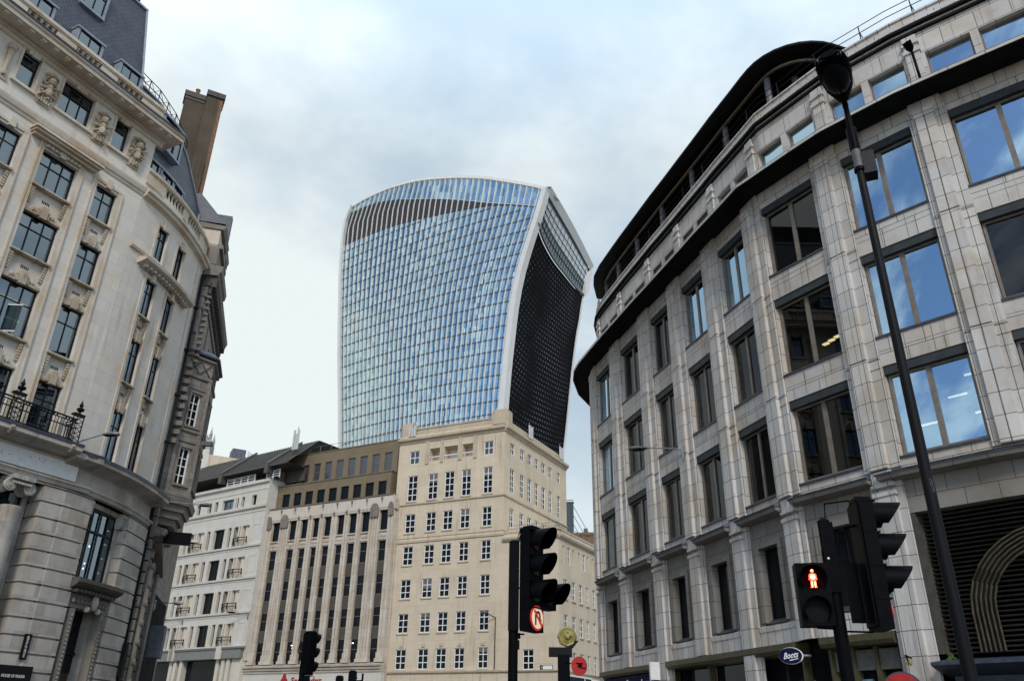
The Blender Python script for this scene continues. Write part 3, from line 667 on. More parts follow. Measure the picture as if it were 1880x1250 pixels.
# attic gable, turret and roof
b=MB()
b.box(NP2,.2,3.2,-2.5,.55,29.0,30.3); b.box(NP2,4.0,8.2,-3,.0,27.3,32.0); b.box(NP2,4.4,6.0,.0,.2,28.5,31.6); b.box(NP2,6.4,8.0,.0,.22,29.5,31.9)
obj('attic_wall',b,M['bankpale'],NB)
b=MB(); b.sweep(NP2,.1,3.3,[(-2.6,30.3),(.75,30.35),(.9,30.65),(-2.6,30.8)]); b.sweep(NP2,3.9,8.3,[(-3,31.95),(.3,32.0),(.42,32.4),(-3,32.6)])
for z in (28.6,30.2,31.8): b.box(NP2,4.3,8.2,-.1,.34,z,z+.22)
for s in (4.2,5.3,6.5,7.9): b.box(NP2,s,s+.25,-.1,.3,28,31.9)
obj('attic_moulding',b,M['oldtrim'],NB)
b=MB(); q=NP2.pt
for s0,s1,d0,z0,z1 in ((.1,3.3,.8,30.8,33.2),(3.9,8.3,.35,32.6,34.4)):
    b.face([q(s0,d0,z0),q(s1,d0,z0),q(s1-.4,-1.2,z1),q(s0+.4,-1.2,z1)],[(0,0),(3,0),(2.7,4),(.3,4)])
    b.face([q(s0,-3,z0),q(s0,d0,z0),q(s0+.4,-1.2,z1),q(s0+.4,-2,z1)],[(0,0),(3.8,0),(2,4),(1,4)]); b.face([q(s1,d0,z0),q(s1,-3,z0),q(s1-.4,-2,z1),q(s1-.4,-1.2,z1)])
b.sweep(OR,-.1,E,[(-.8,21.3),(.3,21.35),(.34,21.45),(-.2,21.9),(-.8,22.0)],1)
b.box(NP2,3.2,3.7,-2.5,.7,30,33.5,1)
obj('slate_roof',b,[M['slate'],M['lead']],NB)
b=MB(); b.sweep(Path([NP2.pt(-.6,-1.2,0)[:2],NP2.pt(.3,-.3,0)[:2]]),0,1.2,[(-.9,27.5),(0,27.5),(0,30.2),(-.9,30.4)]); obj('parapet_pier',b,M['white'],NB)
# street-level arch of banded stone
b=MB()
for k in range(22):
    z=GZ+.62*k; b.box(NP2,.15,.75,0,.34,z+.04,z+.58); b.box(NP2,2.9,3.5,0,.4,z+.04,z+.58)
    if z>8: b.box(NP2,5.2,5.8,0,.34,z+.04,z+.58)
for k in range(11):
    a=math.pi*k/10; c=NP2.pt(1.82-1.15*math.cos(a),.3,6.8+2.4*math.sin(a)); b.blob(c,.2,.25,.3,n=6)
b.sweep(NP2,.1,3.6,[(0,9.6),(.9,9.7),(1.0,9.9),(1.0,10.05),(0,10.3)])
b.prism([NP2.pt(.05,.3,10.1),NP2.pt(3.7,.3,8.2),NP2.pt(3.7,.3,7.9),NP2.pt(.05,.3,9.75)],(.5,.14,0))
obj('street_arch',b,M['oldtrim'],NB)
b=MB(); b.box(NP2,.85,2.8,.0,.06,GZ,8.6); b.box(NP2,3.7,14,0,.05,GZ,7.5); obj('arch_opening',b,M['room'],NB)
b=MB()
for s in (.5,3.2): b.tube([NP2.pt(s,.55,GZ),NP2.pt(s,.55,8)],.13,8)
for z in range(0,9): b.tube([NP2.pt(.5,.55,z),NP2.pt(.5,.72,z+.02)],.2,8)
obj('stone_shaft',b,M['oldtrim'],NB)
# ================================================================== helpers for plain facades
def win_grid(parent,P,cols,rows,d,panes,fm,gm,bar=.06,sills=None):
    for a,c in cols:
        for z0,z1,rr in rows: window(parent,P,a,c,z0,z1,d,panes,rr,bar,fm,gm)
# ================================================================== CREAM CORNER BUILDING
FC=Frame((-12.01,92.34),-25.21); CE_=12.6
pc=FC.pt(CE_,0,0); FS=Frame(pc[:2],62.08)
wc=FC.pt(19.05,0,0); FW=Frame(wc[:2],62.08)
CB=thing('cream_corner_building',FC.pt(6,-6,GZ),'tall plain cream corner building with rows of small white windows and a lower wing','office building')
cc=[(0,1.31),(2.78,4.05),(4.98,6.22),(7.19,8.39),(9.96,11.12)]
rows=[(23.92,26.96,[.25,.5,.75]),(20.24,22.4,[1/3,2/3]),(16.63,18.71,[1/3,2/3]),(13.01,15.05,[1/3,2/3]),(9.4,11.41,[1/3,2/3]),(5.74,7.76,[1/3,2/3])]
top=(28.39,30.0,[.5]); lo=[(2.75,4.1),(4.7,6.5),(7.15,8.5)]
o=[(a,c,z0,z1) for a,c in cc for z0,z1,_ in rows]+[(cc[0][0],cc[0][1],*top[:2]),(cc[4][0],cc[4][1],*top[:2])]+[(a,c,28.5,30.05,1.3) for a,c in lo]
b=MB(); b.wall(FC,-1.54,CE_,GZ,32.0,o,depth=.20)
sc=[(1.4,2.43),(3.88,4.89),(5.85,6.88),(7.76,8.73),(9.68,10.71),(11.65,12.63),(14.2,15.17)]
so=[(a,c,28.7,30.0) for a,c in sc]+[(a,c,24.2,26.95) for a,c in sc]+[(a,c,20.3,22.4) for a,c in sc]
b.wall(FS,0,17.1,GZ,32.0,so,depth=.2); b.box(FS,17.0,17.1,-13,0,GZ,32,skip='fkbl'); b.box(FC,-1.54,-1.5,-15,0,GZ,32,skip='fkbr')
obj('wall',b,M['cream'],CB)
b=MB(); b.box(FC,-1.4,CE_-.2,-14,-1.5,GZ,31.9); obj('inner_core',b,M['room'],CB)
win_grid(CB,FC,cc,rows,-.16,[.5],M['whitep'],M['g_dark'],.085)
for k in (0,4): window(CB,FC,*cc[k],28.39,30,-.16,[.5],[.5],.085,M['whitep'],M['g_grey'])
win_grid(CB,FS,sc,[top2 for top2 in ((28.7,30.0,[.5]),(24.2,26.95,[.25,.5,.75]),(20.3,22.4,[1/3,2/3]))],-.16,[.5],M['whitep'],M['g_dark'],.085)
b=MB()
for P,s0,s1 in ((FC,-1.6,CE_+.1),(FS,-.1,17.2)):
    b.sweep(P,s0,s1,[(0,30.95),(.10,30.98),(.14,31.15),(.32,31.3),(.42,31.34),(.44,31.62),(0,31.75)])
    b.sweep(P,s0,s1,[(0,23.42),(.12,23.45),(.14,23.6),(0,23.66)])
    b.sweep(P,s0,s1,[(0,19.05),(.10,19.08),(.12,19.3),(0,19.36)]); b.box(P,s0,s1,0,.05,19.6,19.68)
b.sweep(FC,-1.6,CE_+.1,[(0,5.35),(.16,5.38),(.2,5.55),(0,5.62)])
for a,c in cc: 
    for z0,z1,_ in rows: b.box(FC,a-.07,c+.07,0,.09,z0-.16,z0-.02)
    b.box(FC,(a+c)/2-.2,(a+c)/2+.2,0,.08,7.95,8.25)
for a,c in ((2.2,2.65),(4.2,4.6),(6.6,7.05),(8.6,9.05)): b.box(FC,a,c,0,.10,28.2,30.95)
for k in (2.0,6.0,9.9): pass
obj('string_course',b,M['cream_trim'],CB)
b=MB()
for a,c in lo:
    b.box(FC,a,c,-.15,-.05,28.95,29.05); b.box(FC,a,c,-1.35,-1.3,28.5,30.05)
    b.box(FC,a+.15,a+.2,-.15,-.1,28.5,29)
obj('loggia_rail',b,M['whitep'],CB)
b=MB(); b.box(FC,-1.5,CE_,-.75,-.25,31.7,32.75); b.box(FS,0,17.1,-.75,-.25,31.7,32.7); b.box(FC,-1.5,CE_,-.85,-.15,32.75,32.9)
b.box(FC,-1.45,.1,-1.8,-.1,31.8,33.7); b.box(FC,11.0,12.75,-1.6,.0,31.8,33.7); b.box(FC,10.8,11.05,-.5,-.05,31.6,33.5); b.box(FC,12.75,13.05,-.5,.05,31.6,33.3)
obj('parapet',b,M['cream_trim'],CB)
def aerial(name,P,s,z,label,hs=1.9):
    t=thing(name,P.pt(s,-.1,z),label,'antenna','mobile phone antennas on the roofs')
    b=MB(); b.tube([P.pt(s,-.1,z-.6),P.pt(s,-.1,z+hs+.5)],.05,6); obj('mast',b,M['galv'],t)
    for ds,h in ((-.32,hs),(.05,hs*.8),(.38,hs)):
        b=MB(); b.box(P,s+ds-.13,s+ds+.13,.05,.2,z,z+h); obj('antenna_panel',b,M['antenna'],t)
    return t
for s,z in ((6.4,32.0),(15.4,32.0)): aerial('roof_antenna',FS,s,z,'white antenna panels on the right-hand parapet of the cream building, '+('nearer its corner' if s<10 else 'at its far end'),1.6)
aerial('roof_antenna',FC,.15,31.9,'white antenna panels on the left end of the cream building parapet',1.3)
# the wing
wo=[(a,c,z0,z1) for a,c in [(1.1,2.05),(3.2,4.13),(5.15,6.05),(7.05,7.83),(8.9,9.7),(10.8,11.6)] for z0,z1 in ((12.4,14.33),(8.95,10.83),(5.5,7.35))]
ws=[(1.0,1.45,15.95,17.75),(2.15,2.95,15.95,17.75),(3.6,4.05,15.95,17.75),(5.2,5.65,15.95,17.75),(6.3,7.1,15.95,17.75),(7.6,8.05,15.95,17.75),(9.0,9.45,15.95,17.75),(10.2,11,15.95,17.75)]
b=MB(); b.wall(FC,CE_,19.05,GZ,19.3,[(15.03,16.25,5.55,7.45)],depth=.2); b.wall(FW,0,16,GZ,19.3,wo+ws,depth=.2); b.box(FC,CE_,19.0,-12,-.01,19.1,19.25); b.box(FW,15.9,16,-10,0,GZ,19.3,skip='fkbl')
obj('wing_wall',b,M['cream'],CB)
window(CB,FC,15.03,16.25,5.55,7.45,-.16,[.5],[1/3,2/3],.085,M['whitep'],M['g_dark'])
for a,c,z0,z1 in wo: window(CB,FW,a,c,z0,z1,-.16,[.5],[1/3,2/3],.085,M['whitep'],M['g_dark'])
for a,c,z0,z1 in ws:
    if c-a>.6: window(CB,FW,a,c,z0,z1,-.16,[.5],[.5],.085,M['whitep'],M['g_dark'])
    else:
        g=MB(); g.box(FW,a,c,-.3,-.16,z0,z1); obj('blind_slot',g,M['cream_trim'],CB)
b=MB()
for P,s0,s1 in ((FC,CE_,19.2),(FW,-.15,16)):
    b.sweep(P,s0,s1,[(0,18.25),(.12,18.3),(.3,18.5),(.34,18.7),(0,18.8)]); b.box(P,s0,s1,-.4,.06,19.2,19.4)
    b.sweep(P,s0,s1,[(0,5.35),(.16,5.38),(.2,5.5),(0,5.54)])
for z in (12.4,8.95,5.5):
    for a,c in [(1.1,2.05),(3.2,4.13),(5.15,6.05),(7.05,7.83),(8.9,9.7)]: b.box(FW,a-.07,c+.07,0,.1,z-.16,z-.02)
obj('wing_moulding',b,M['cream_trim'],CB)
b=MB()
for P,s0,s1 in ((FC,13,19),(FW,0,15)):
    for z in (19.7,20.05): b.tube([P.pt(s0,-.3,z),P.pt(s1,-.3,z)],.025,5)
    s=s0
    while s<=s1: b.tube([P.pt(s,-.3,19.3),P.pt(s,-.3,20.05)],.025,5); s+=1.5
obj('roof_railing',b,M['galv'],CB)
b=MB(); 
for k in range(1,9): b.box(FC,-1.54+2.45*(k-.5),-1.54+2.45*(k-.5)+.04,.0,.012,2.4,5.35)
for P in (FC,FW): b.box(P,-1.5 if P is FC else 0,19 if P is FC else 14,0,.013,3.85,3.89)
obj('masonry_joint',b,M['cream_trim'],CB)
# shop front at the foot of the wing
t=thing('shop_fascia',FW.pt(6,.3,4.6),'dark shop fascia with a white border at the foot of the cream wing','shop sign')
b=MB(); b.box(FW,1.6,7.2,.1,.3,3.6,5.1); obj('sign_board',b,M['iron'],t)
b=MB()
for z in (3.6,5.0): b.box(FW,1.5,7.3,.1,.34,z,z+.14)
for s in (1.5,5.4,7.2): b.box(FW,s,s+.1,.1,.35,3.6,5.1)
obj('sign_border',b,M['whitep'],t)
t=thing('green_sign',FW.pt(7.9,.3,4.6),'small green and white square sign at the foot of the cream wing','shop sign')
b=MB(); b.box(FW,7.5,9.0,.1,.3,3.5,5.0); obj('sign_border',b,M['whitep'],t); b=MB(); b.box(FW,7.65,8.85,.3,.32,3.6,4.75); obj('sign_board',b,M['green'],t)
# street name plate
t=thing('street_name_plate',FC.pt(17.6,.05,5.7),'small white street name plate with a black end on the cream wing wall','sign')
b=MB(); b.box(FC,16.95,18.3,.0,.05,5.52,5.93); obj('plate',b,M['iron'],t)
b=MB(); b.box(FC,17.25,18.27,.05,.06,5.56,5.89); obj('plate_face',b,M['whitep'],t)
b=MB(); b.box(FC,17.07,17.14,.05,.056,5.66,5.78); obj('plate_crest',b,M['whitep'],t)
# ================================================================== BANK WITH TALL PIERS
FB=Frame((-29.71,100.64),-27.72)
BK=thing('bank_building',FB.pt(8,-6,GZ),'bank with tall narrow stone piers and a khaki panelled roof extension','bank')
T=[0,1.15,2.74,3.81,4.61,5.61,6.47,7.36,8.23,9.21,10.22,11.2,12.0,13.04,13.84,14.93,16.49,17.56]
bay=[(T[2*i],T[2*i+1]) for i in range(9)]
rowsB=[(20.75,23.06),(17.25,19.65),(13.62,15.9),(10.2,12.3),(6.52,9.0)]
b=MB(); b.box(FB,-2.3,18.65,-8,-.62,GZ,24.0,skip='b'); b.box(FB,-2.3,18.65,-.62,-.02,23.08,24.2)
obj('wall',b,M['bankstone'],BK)
b=MB()
for (a,c) in bay:
    for z0,z1 in ((15.9,17.25),(12.3,13.62),(9.0,10.2)): b=MB(); b.box(FB,a-.1,c+.1,-.6,-.38,z0,z1); obj('spandrel_band',b,M['spandrel'],BK)
for i,(a,c) in enumerate(bay):
    b=MB(); b.box(FB,a-.05,c+.05,-.6,-.28,19.65,20.75); b.box(FB,a-.1,c+.1,-.3,-.12,20.6,20.75); b.box(FB,a-.1,c+.1,-.3,-.15,19.68,19.85)
    m=(a+c)/2
    for ds in (-.28,0,.28): b.blob(FB.pt(m+ds,-.27,20.2),.15,.12,.26,n=6)
    for k in range(7): b.box(FB,a+.1+.13*k,a+.16+.13*k,-.28,-.2,19.55,19.68)
    for k in range(9): b.box(FB,a+.02+.11*k,a+.07+.11*k,-.3,-.06,23.06,23.2)
    obj('carved_panel',b,M['bankstone'],BK)
    for z0,z1 in rowsB:
        window(BK,FB,a-.02,c+.02,z0,z1,-.46,[],[.55],.05,M['bronze'] if z0<20 else M['steel'],M['g_dark'])
pier=[(-1.1,-.0)]+[(T[2*i+1],T[2*i+2]) for i in range(8)]+[(17.56,18.5)]
for i,(a,c) in enumerate(pier):
    b=MB(); w=c-a; big=w>1.2
    b.box(FB,a+.05,c-.05,-.6,-.16,6.9,23.3); 
    n=4 if big else 2
    for k in range(n): x=a+w*(k+.14)/n; b.box(FB,x,x+w/n*.72,-.16,-.07,7.5,23.2)
    b.box(FB,a-.02,c+.02,-.6,.0,6.56,7.5); b.box(FB,a-.08,c+.08,-.6,.14,6.5,6.85)
    if i in (0,1,8,9):
        x0,x1=a+w*.12,c-w*.12; p=[]
        for k in range(9):
            t=math.pi*k/8; p.append(FB.pt((x0+x1)/2-(x1-x0)/2*math.cos(t),-.3,23.2+.75*math.sin(t)))
        b.prism(p,tuple(Vector(FB.pt(0,.42,0))-Vector(FB.pt(0,0,0))),1)
        b.box(FB,x0,x1,-.3,.10,22.3,23.2,1)
    else: b.blob(FB.pt((a+c)/2,-.02,23.35),.2,.12,.28,1,n=6)
    obj('pier',b,[M['bankstone'],M['bankgrime']],BK)
b=MB(); b.box(FB,-1.45,18.3,-.5,.02,23.35,24.75); obj('parapet',b,M['bankpale'],BK)
b=MB(); b.sweep(FB,-1.6,18.3,[(-.5,24.72),(.12,24.74),(.16,24.88),(-.5,24.95)])
for k in range(9): b.blob(FB.pt(-.9+2.2*k,.1,24.45),.13,.14,.2,n=6); b.blob(FB.pt(-.9+2.2*k,.05,24.1),.05,.03,.32,n=6)
obj('parapet_coping',b,M['bankgrime'],BK)
# khaki extension
K1=(.27,1.43); lw=[(.27+i*(15.27-.27)/8,.27+i*(15.27-.27)/8+1.22) for i in range(9)]
uw=[(.0+i*14.98/8,.0+i*14.98/8+1.12) for i in range(9)]
b=MB(); b.wall(FB,-1.1,17.1,24.6,27.95,[(a,c,25.1,26.85) for a,c in lw],d=-.8,depth=.25); b.box(FB,17.04,17.1,-9,-.8,24.6,27.95,skip='fkbl')
b.wall(FB,-1.0,16.95,27.95,32.25,[(a,c,28.5,30.85) for a,c in uw],d=-2.0,depth=.22); b.box(FB,16.9,16.95,-9,-2.0,27.9,32.25,skip='fkbl')
b.box(FB,-1.0,16.9,-9,-2.02,32.15,32.24)
b.box(FB,-1.0,16.9,-9,-2.6,24.6,32.1,skip='fb')
obj('khaki_extension',b,M['khaki'],BK)
b=MB(); b.box(FB,-1.2,17.15,-2.2,-.72,27.9,28.06); b.box(FB,-1.1,17.0,-2.4,-1.93,32.25,32.36); obj('extension_ledge',b,M['lip'],BK)
for a,c in lw: window(BK,FB,a,c,25.1,26.85,-1.02,[],[.3],.06,M['steel'],M['g_dark'])
for a,c in uw: window(BK,FB,a,c,28.5,30.85,-2.2,[],[.5],.06,M['bronze'],M['g_grey'])
b=MB(); b.prism([FB.pt(-1.5,0,23.6),FB.pt(-1.5,0,25.0),FB.pt(-1.1,-2.0,32.3),FB.pt(-1.1,-2.9,32.3),FB.pt(-1.5,-2,24)],tuple((Vector(FB.pt(.5,0,0))-Vector(FB.pt(0,0,0)))),0); obj('raking_wall',b,M['bankgrime'],BK)
b=MB()
for z in (33.3,): b.tube([FB.pt(2.5,-2.3,z),FB.pt(16.8,-2.3,z)],.03,5)
for k in range(9): b.tube([FB.pt(2.5+1.75*k,-2.3,32.3),FB.pt(2.5+1.75*k,-2.3,33.3)],.028,5)
obj('roof_railing',b,M['galv'],BK)
aerial('roof_antenna',FB,2.0,32.4,'tall white antenna mast on the left end of the khaki roof',2.7)
b=MB()
for z0,pr in ((6.3,.55),(6.0,.4),(5.72,.28)): b.sweep(FB,-2.3,18.62,[(-.5,z0-.2),(pr,z0-.2),(pr+.05,z0),(-.5,z0+.2)])
for k in range(150): b.box(FB,-2.2+.139*k,-2.13+.139*k,.28,.36,5.86,5.95)
obj('dentil_cornice',b,M['bankstone'],BK)
b=MB(); b.box(FB,-2.3,18.6,-.5,.2,GZ+3.6,5.5); obj('fascia',b,M['white'],BK)
b=MB(); b.box(FB,-2.3,18.6,-.5,.1,GZ,GZ+3.6); obj('shop_window',b,M['g_dark'],BK)
b=MB()
for k in range(4):
    for s in (3.2,4.4,6.1,9.4,11.2,14.3,15.0): 
        pass
for s,z in ((5.0,8.5),(5.3,8.2),(7.0,8.0),(8.5,8.6),(8.9,8.3),(9.6,8.0),(13.9,8.5),(14.3,8.15)): b.box(FB,s,s+.5,-.49,-.44,z,z+.09)
obj('ceiling_lamp',b,M['light'],BK)
# red lettering and flame mark
D=FB.D[0]; X=(D.x,D.y,0); N3=Vector((D.y,-D.x,0))
t=thing('bank_sign',FB.pt(7.2,.3,5.0),'red bank lettering with a red flame emblem on the pale fascia','shop sign')
text('lettering','Santander',.95,FB.pt(8.55,.22,4.72),X,(0,0,1),M['signred'],t,.03,bold=.018,width=4.3)
b=MB(); p=[]
for k in range(20):
    a=2*math.pi*k/20; x,z=.52*math.cos(a),.40*math.sin(a)-.1
    if k==5: x,z=-.02,1.0
    if k in (4,6): x,z=(.2,-.2)[k==6],.55
    p.append(FB.pt(5.35+x,.2,4.8+z))
b.prism(p[::-1] if False else p,tuple(N3*.04)); obj('flame_emblem',b,M['signred'],t)
# ================================================================== WHITE OFFICE
FWh=Frame((-38.62,105.65),-33.67)
WO=thing('white_office',FWh.pt(0,-6,GZ),'white clad office block with balcony niches under a dark seamed metal roof','office building')
per=8.95; fl=[(20.6,23.12),(16.65,19.17),(12.6,15.13),(8.72,11.25)]
mods=[0,-1,-2]
o=[];wide=[];slots=[];nich=[]
for k in mods:
    x=per*k
    wide.append((x-.05,x+2.1)); slots+=[(x+2.75,x+3.35),(x-1.45,x-.85)]; nich.append((x+3.95,x+6.95))
b=MB(); o=[]
for z0,z1 in fl:
    o+=[(a,c,z0,z1,.45) for a,c in wide+slots]+[(a,c,z0-.0,z1,1.3) for a,c in nich]
pw=[(.6,2.85),(3.26,3.85),(4.4,5.0),(6.4,7.3),(-.95,-.3),(-2.4,-1.55),(-4.7,-3.9),(-8,-5.6)]
o+=[(a,c,25.65,26.98,.5) for a,c in pw]
b.wall(FWh,-22,9.4,7.2,28.8,o)
b.box(FWh,9.3,9.4,-8,0,7,28.8,skip='fkbl'); b.box(FWh,-22,9.3,-9,-1.6,GZ,28.6,skip='b')
obj('wall',b,M['white'],WO)
for k,(a,c) in enumerate(wide[:2]):
    for z0,z1 in fl: window(WO,FWh,a,c,z0,z1,-.42,[.5],[.12],.07,M['steel'],M['g_dark'])
for a,c in slots[:4]:
    for z0,z1 in fl: window(WO,FWh,a,c,z0,z1,-.42,[],[.3],.05,M['steel'],M['g_dark'])
for a,c in pw:
    window(WO,FWh,a,c,25.65,26.98,-.45,[.5] if c-a>1.5 else [],[],.06,M['steel'],M['g_left'] if c-a>2 and a>0 else M['g_dark'])
b=MB(); cb=MB()
for a,c in nich:
    for z0,z1 in fl:
        w=c-a
        for f in (.3,.46):
            if a>-12: pb=MB(); pb.box(FWh,a+w*f-.12,a+w*f+.12,-.5,.02,z0,z1); obj('window_post',pb,M['white_col'],WO)
        lb=MB(); lb.lathe(FWh.pt(a+w*.70,-.85,z0),[(.62,0),(.62,z1-z0)],16)
        if a>-12: obj('column',lb,M['white_col'],WO)
        cb.box(FWh,a-.25,a,-.4,.10,z0,z1); cb.box(FWh,c,c+.25,-.4,.10,z0,z1)
        b.face([FWh.pt(a,-1.29,z0),FWh.pt(c,-1.29,z0),FWh.pt(c,-1.29,z1),FWh.pt(a,-1.29,z1)])
for a,c in wide:
    for z0,z1 in fl: cb.box(FWh,a-.42,a-.02,-.1,.10,z0,z1); cb.box(FWh,c+.02,c+.42,-.1,.10,z0,z1)
obj('niche_glazing',b,M['g_dark'],WO); obj('niche_jamb',cb,M['white_col'],WO)
for k,(a,c) in enumerate(nich[:2]):
    for z0,z1 in fl:
        b=MB(); pts=[FWh.pt(a+(c-a)*(.08+.84*i/8),.12+.32*math.sin(math.pi*i/8),0) for i in range(9)]
        for h in (.62,.95): b.tube([(p[0],p[1],z0+h) for p in pts],.05,6)
        for i in (0,4,8): b.tube([(pts[i][0],pts[i][1],z0+.3),(pts[i][0],pts[i][1],z0+1.05)],.07,6)
        obj('balcony_rail',b,M['iron'],WO)
b=MB()
for z0,z1 in fl: b.sweep(FWh,-22,9.45,[(0,z0-.32),(.2,z0-.28),(.22,z0-.05),(0,z0-.01)]); b.box(FWh,-22,9.4,0,.05,z0-.55,z0-.42)
b.sweep(FWh,-22,9.45,[(0,25.1),(.25,25.2),(.28,25.5),(0,25.6)]); b.box(FWh,-22,9.4,0,.07,24.7,24.78); b.sweep(FWh,-22,9.45,[(0,28.3),(.3,28.4),(.3,28.75),(0,28.8)]); b.box(FWh,-22,9.4,0,.06,27.5,27.6)
for k in mods:
    for s in (3.55,7.4): b.box(FWh,per*k+s,per*k+s+.12,0,.05,11.3,28.3)
for z0,z1 in ((20.9,23.0),(16.8,19.1),(12.8,15.0),(8.9,11.2)):
    for s0,s1 in ((7.6,7.68),(8.9,8.98)): b.box(FWh,s0,s1,0,.04,z0,z1)
    b.box(FWh,7.6,8.98,0,.04,z1,z1+.1)
obj('string_course',b,M['white'],WO)
b=MB(); b.box(FWh,-22,9.3,-.3,.5,7.25,8.3); b.sweep(FWh,-22,9.5,[(0,8.28),(.62,8.3),(.66,8.5),(0,8.55)]); obj('shop_fascia',b,plain('grey_fascia',(.20,.195,.175),.6),WO)
b=MB(); b.box(FWh,-22,9.3,-.9,-.5,GZ,7.3); obj('shop_window',b,M['g_dark'],WO)
for s in (-13.0,-12.1,-11.1,-4.0,-3.2,-2.0,4.9,5.9,6.8): b=MB(); b.box(FWh,s,s+.55,-.5,.25,GZ,7.3); obj('shop_pier',b,M['white_col'],WO)
b=MB()
for k in mods:
    for s in (-4.0,5.1): b.box(FWh,per*k+s,per*k+s+.9,.3,.7,7.2,8.6)
b.box(FWh,7.6,9.3,-.5,.1,GZ,7.3)
obj('shop_pier',b,M['white_col'],WO)
# dark roof with seams
b=MB(); q=FWh.pt
for s0,s1 in ((-22,-2.3),(-2.3,.15),(.15,9.2),(9.2,13)):
    h0=30.3 if s1>.2 else 30.2
    b.face([q(s0,.7,h0),q(s1,.7,h0),q(s1,-4.2,34.5),q(s0,-4.2,34.5)],[(s0,0),(s1,0),(s1,6),(s0,6)])
    b.face([q(s1,.7,h0),q(s0,.7,h0),q(s0,-2.4,h0-.1),q(s1,-2.4,h0-.1)],None)
b.face([q(-22,-4.2,34.5),q(13,-4.2,34.5),q(13,-9,34.5),q(-22,-9,34.5)])
k=-10
while k<13: b.prism([q(k,.7,30.32),q(k,-4.2,34.52),q(k,-4.2,34.6),q(k,.7,30.42)],(.06,-.03,0)); k+=.55
for s in (.1,9.15): b.prism([q(s,.85,30.2),q(s,-4.3,34.5),q(s,-4.3,34.95),q(s,.85,30.7)],tuple(Vector(q(.5,0,0))-Vector(q(0,0,0))))
b.box(FWh,.0,.6,.1,.9,29.2,30.5); b.box(FWh,9.0,9.7,.1,.9,29.3,30.5); b.box(FWh,-22,13,-2.6,-2.4,28.6,30.3); b.box(FWh,-22,13,.6,.74,30.15,30.4)
obj('metal_roof',b,M['roofmetal'],WO)
b=MB()
for s0,s1 in ((.8,6.3),(8.6,11)):
    for z in (28.95,29.25,29.55,29.75): b.box(FWh,s0,s1,-.1,-.02,z,z+.07)
    n=max(2,int((s1-s0)/1.3))
    for k in range(n+1): x=s0+(s1-s0)*k/n; b.box(FWh,x-.05,x+.05,-.1,0,28.7,29.82)
obj('roof_railing',b,M['whitep'],WO)
# ================================================================== further buildings seen over the roofs
def box_thing(name,label,cat,P,s0,s1,d0,z1,m): 
    t=thing(name,P.pt((s0+s1)/2,-d0/2,GZ),label,cat); b=MB(); b.box(P,s0,s1,-d0,0,GZ,z1,skip='b'); obj('wall',b,m,t); return t
PB=Frame((-47.0,115.8),20)
t=box_thing('rendered_block','blank pale rendered block rising behind the dark seamed roof','building',PB,0,1.6,12,37.7,M['white'])
P2=Frame(PB.pt(1.6,0,0)[:2],28); b=MB(); b.box(P2,0,9,-9,0,GZ,36.9,skip='b'); obj('side_wall',b,M['cream'],t)
b=MB(); b.box(P2,3.4,5.4,-3,-.5,36.9,38.6); obj('roof_plant',b,M['lead'],t)
b=MB()
for k in range(8): b.prism([P2.pt(5.6+.36*k,-.6,36.6),P2.pt(5.6+.36*k,-.6,38.6-.22*k),P2.pt(5.8+.36*k,-.6,38.5-.22*k),P2.pt(5.8+.36*k,-.6,36.6)],(.1,.3,0))
obj('roof_louvre',b,M['whitep'],t)
PT=Frame((-63,147.5),12)
t=thing('pinnacled_tower',PT.pt(2,-2,GZ),'pale stone tower top with pinnacles far behind the weathered building','tower')
b=MB(); b.box(PT,0,5.0,-5,0,GZ,50.0,skip='b'); b.box(PT,.4,4.6,-4.6,-.4,50,50.6); obj('wall',b,plain('pale_far_stone',(.36,.34,.33),.9,0,.12,.8),t)
b=MB()
for s in (.3,2.3,3.4,4.7):
    for d in (-.3,-4.7): b.lathe(PT.pt(s,d,49.6),[(.3,0),(.28,1.4),(.36,1.5),(.1,2.6),(.02,3.2)],6)
for s in (.9,1.5,2.9,3.9): b.box(PT,s,s+.35,-.4,0,50,50.9)
obj('pinnacle',b,plain('pale_far_pinnacle',(.34,.32,.31),.9,0,.12,.8),t)
b=MB()
for s in (1.0,3.2): b.box(PT,s,s+.8,-.1,.03,45.2,48.4)
obj('louvre',b,M['sootstone'],t)
# dark glass block with stay cables, and brick chimney behind the wing
PD=Frame((9.05,129.8),-4)
t=thing('dark_glass_block',PD.pt(1.5,-3,GZ),'slim dark green glass block with slanting cables behind the cream wing','office building')
b=MB(); b.box(PD,0,1.5,-8,0,GZ,33.9,skip='b'); obj('glazing',b,glass_dark('dark_green_glass',(.012,.03,.032),1.6),t)
b=MB()
for k in range(12): b.box(PD,0,1.5,0,.05,20+1.3*k,20.12+1.3*k)
for s in (0,.72,1.43): b.box(PD,s,s+.07,0,.07,18,33.9)
b.box(PD,-.1,1.6,-.5,.1,33.9,34.1)
obj('frame',b,M['lead'],t)
b=MB()
for k in range(5): b.tube([PD.pt(1.5,-.5,33.4-1.5*k),PD.pt(6.0,-.5,25.2-1.5*k)],.05,5)
b.box(PD,3.1,3.75,-1.6,-.4,20,29.8); obj('stay_cable',b,M['lead'],t)
PK=Frame(FW.pt(13.6,-4.1,0)[:2],-10)
t=thing('brick_chimney_stack',PK.pt(1,-1,18.9),'low brown brick chimney stack on the roof of the cream wing','chimney')
b=MB(); b.box(PK,0,2.6,-1.6,0,18.9,21.8); b.box(PK,-.1,2.7,-1.7,.1,21.6,21.95); obj('stack',b,M['brick'],t)
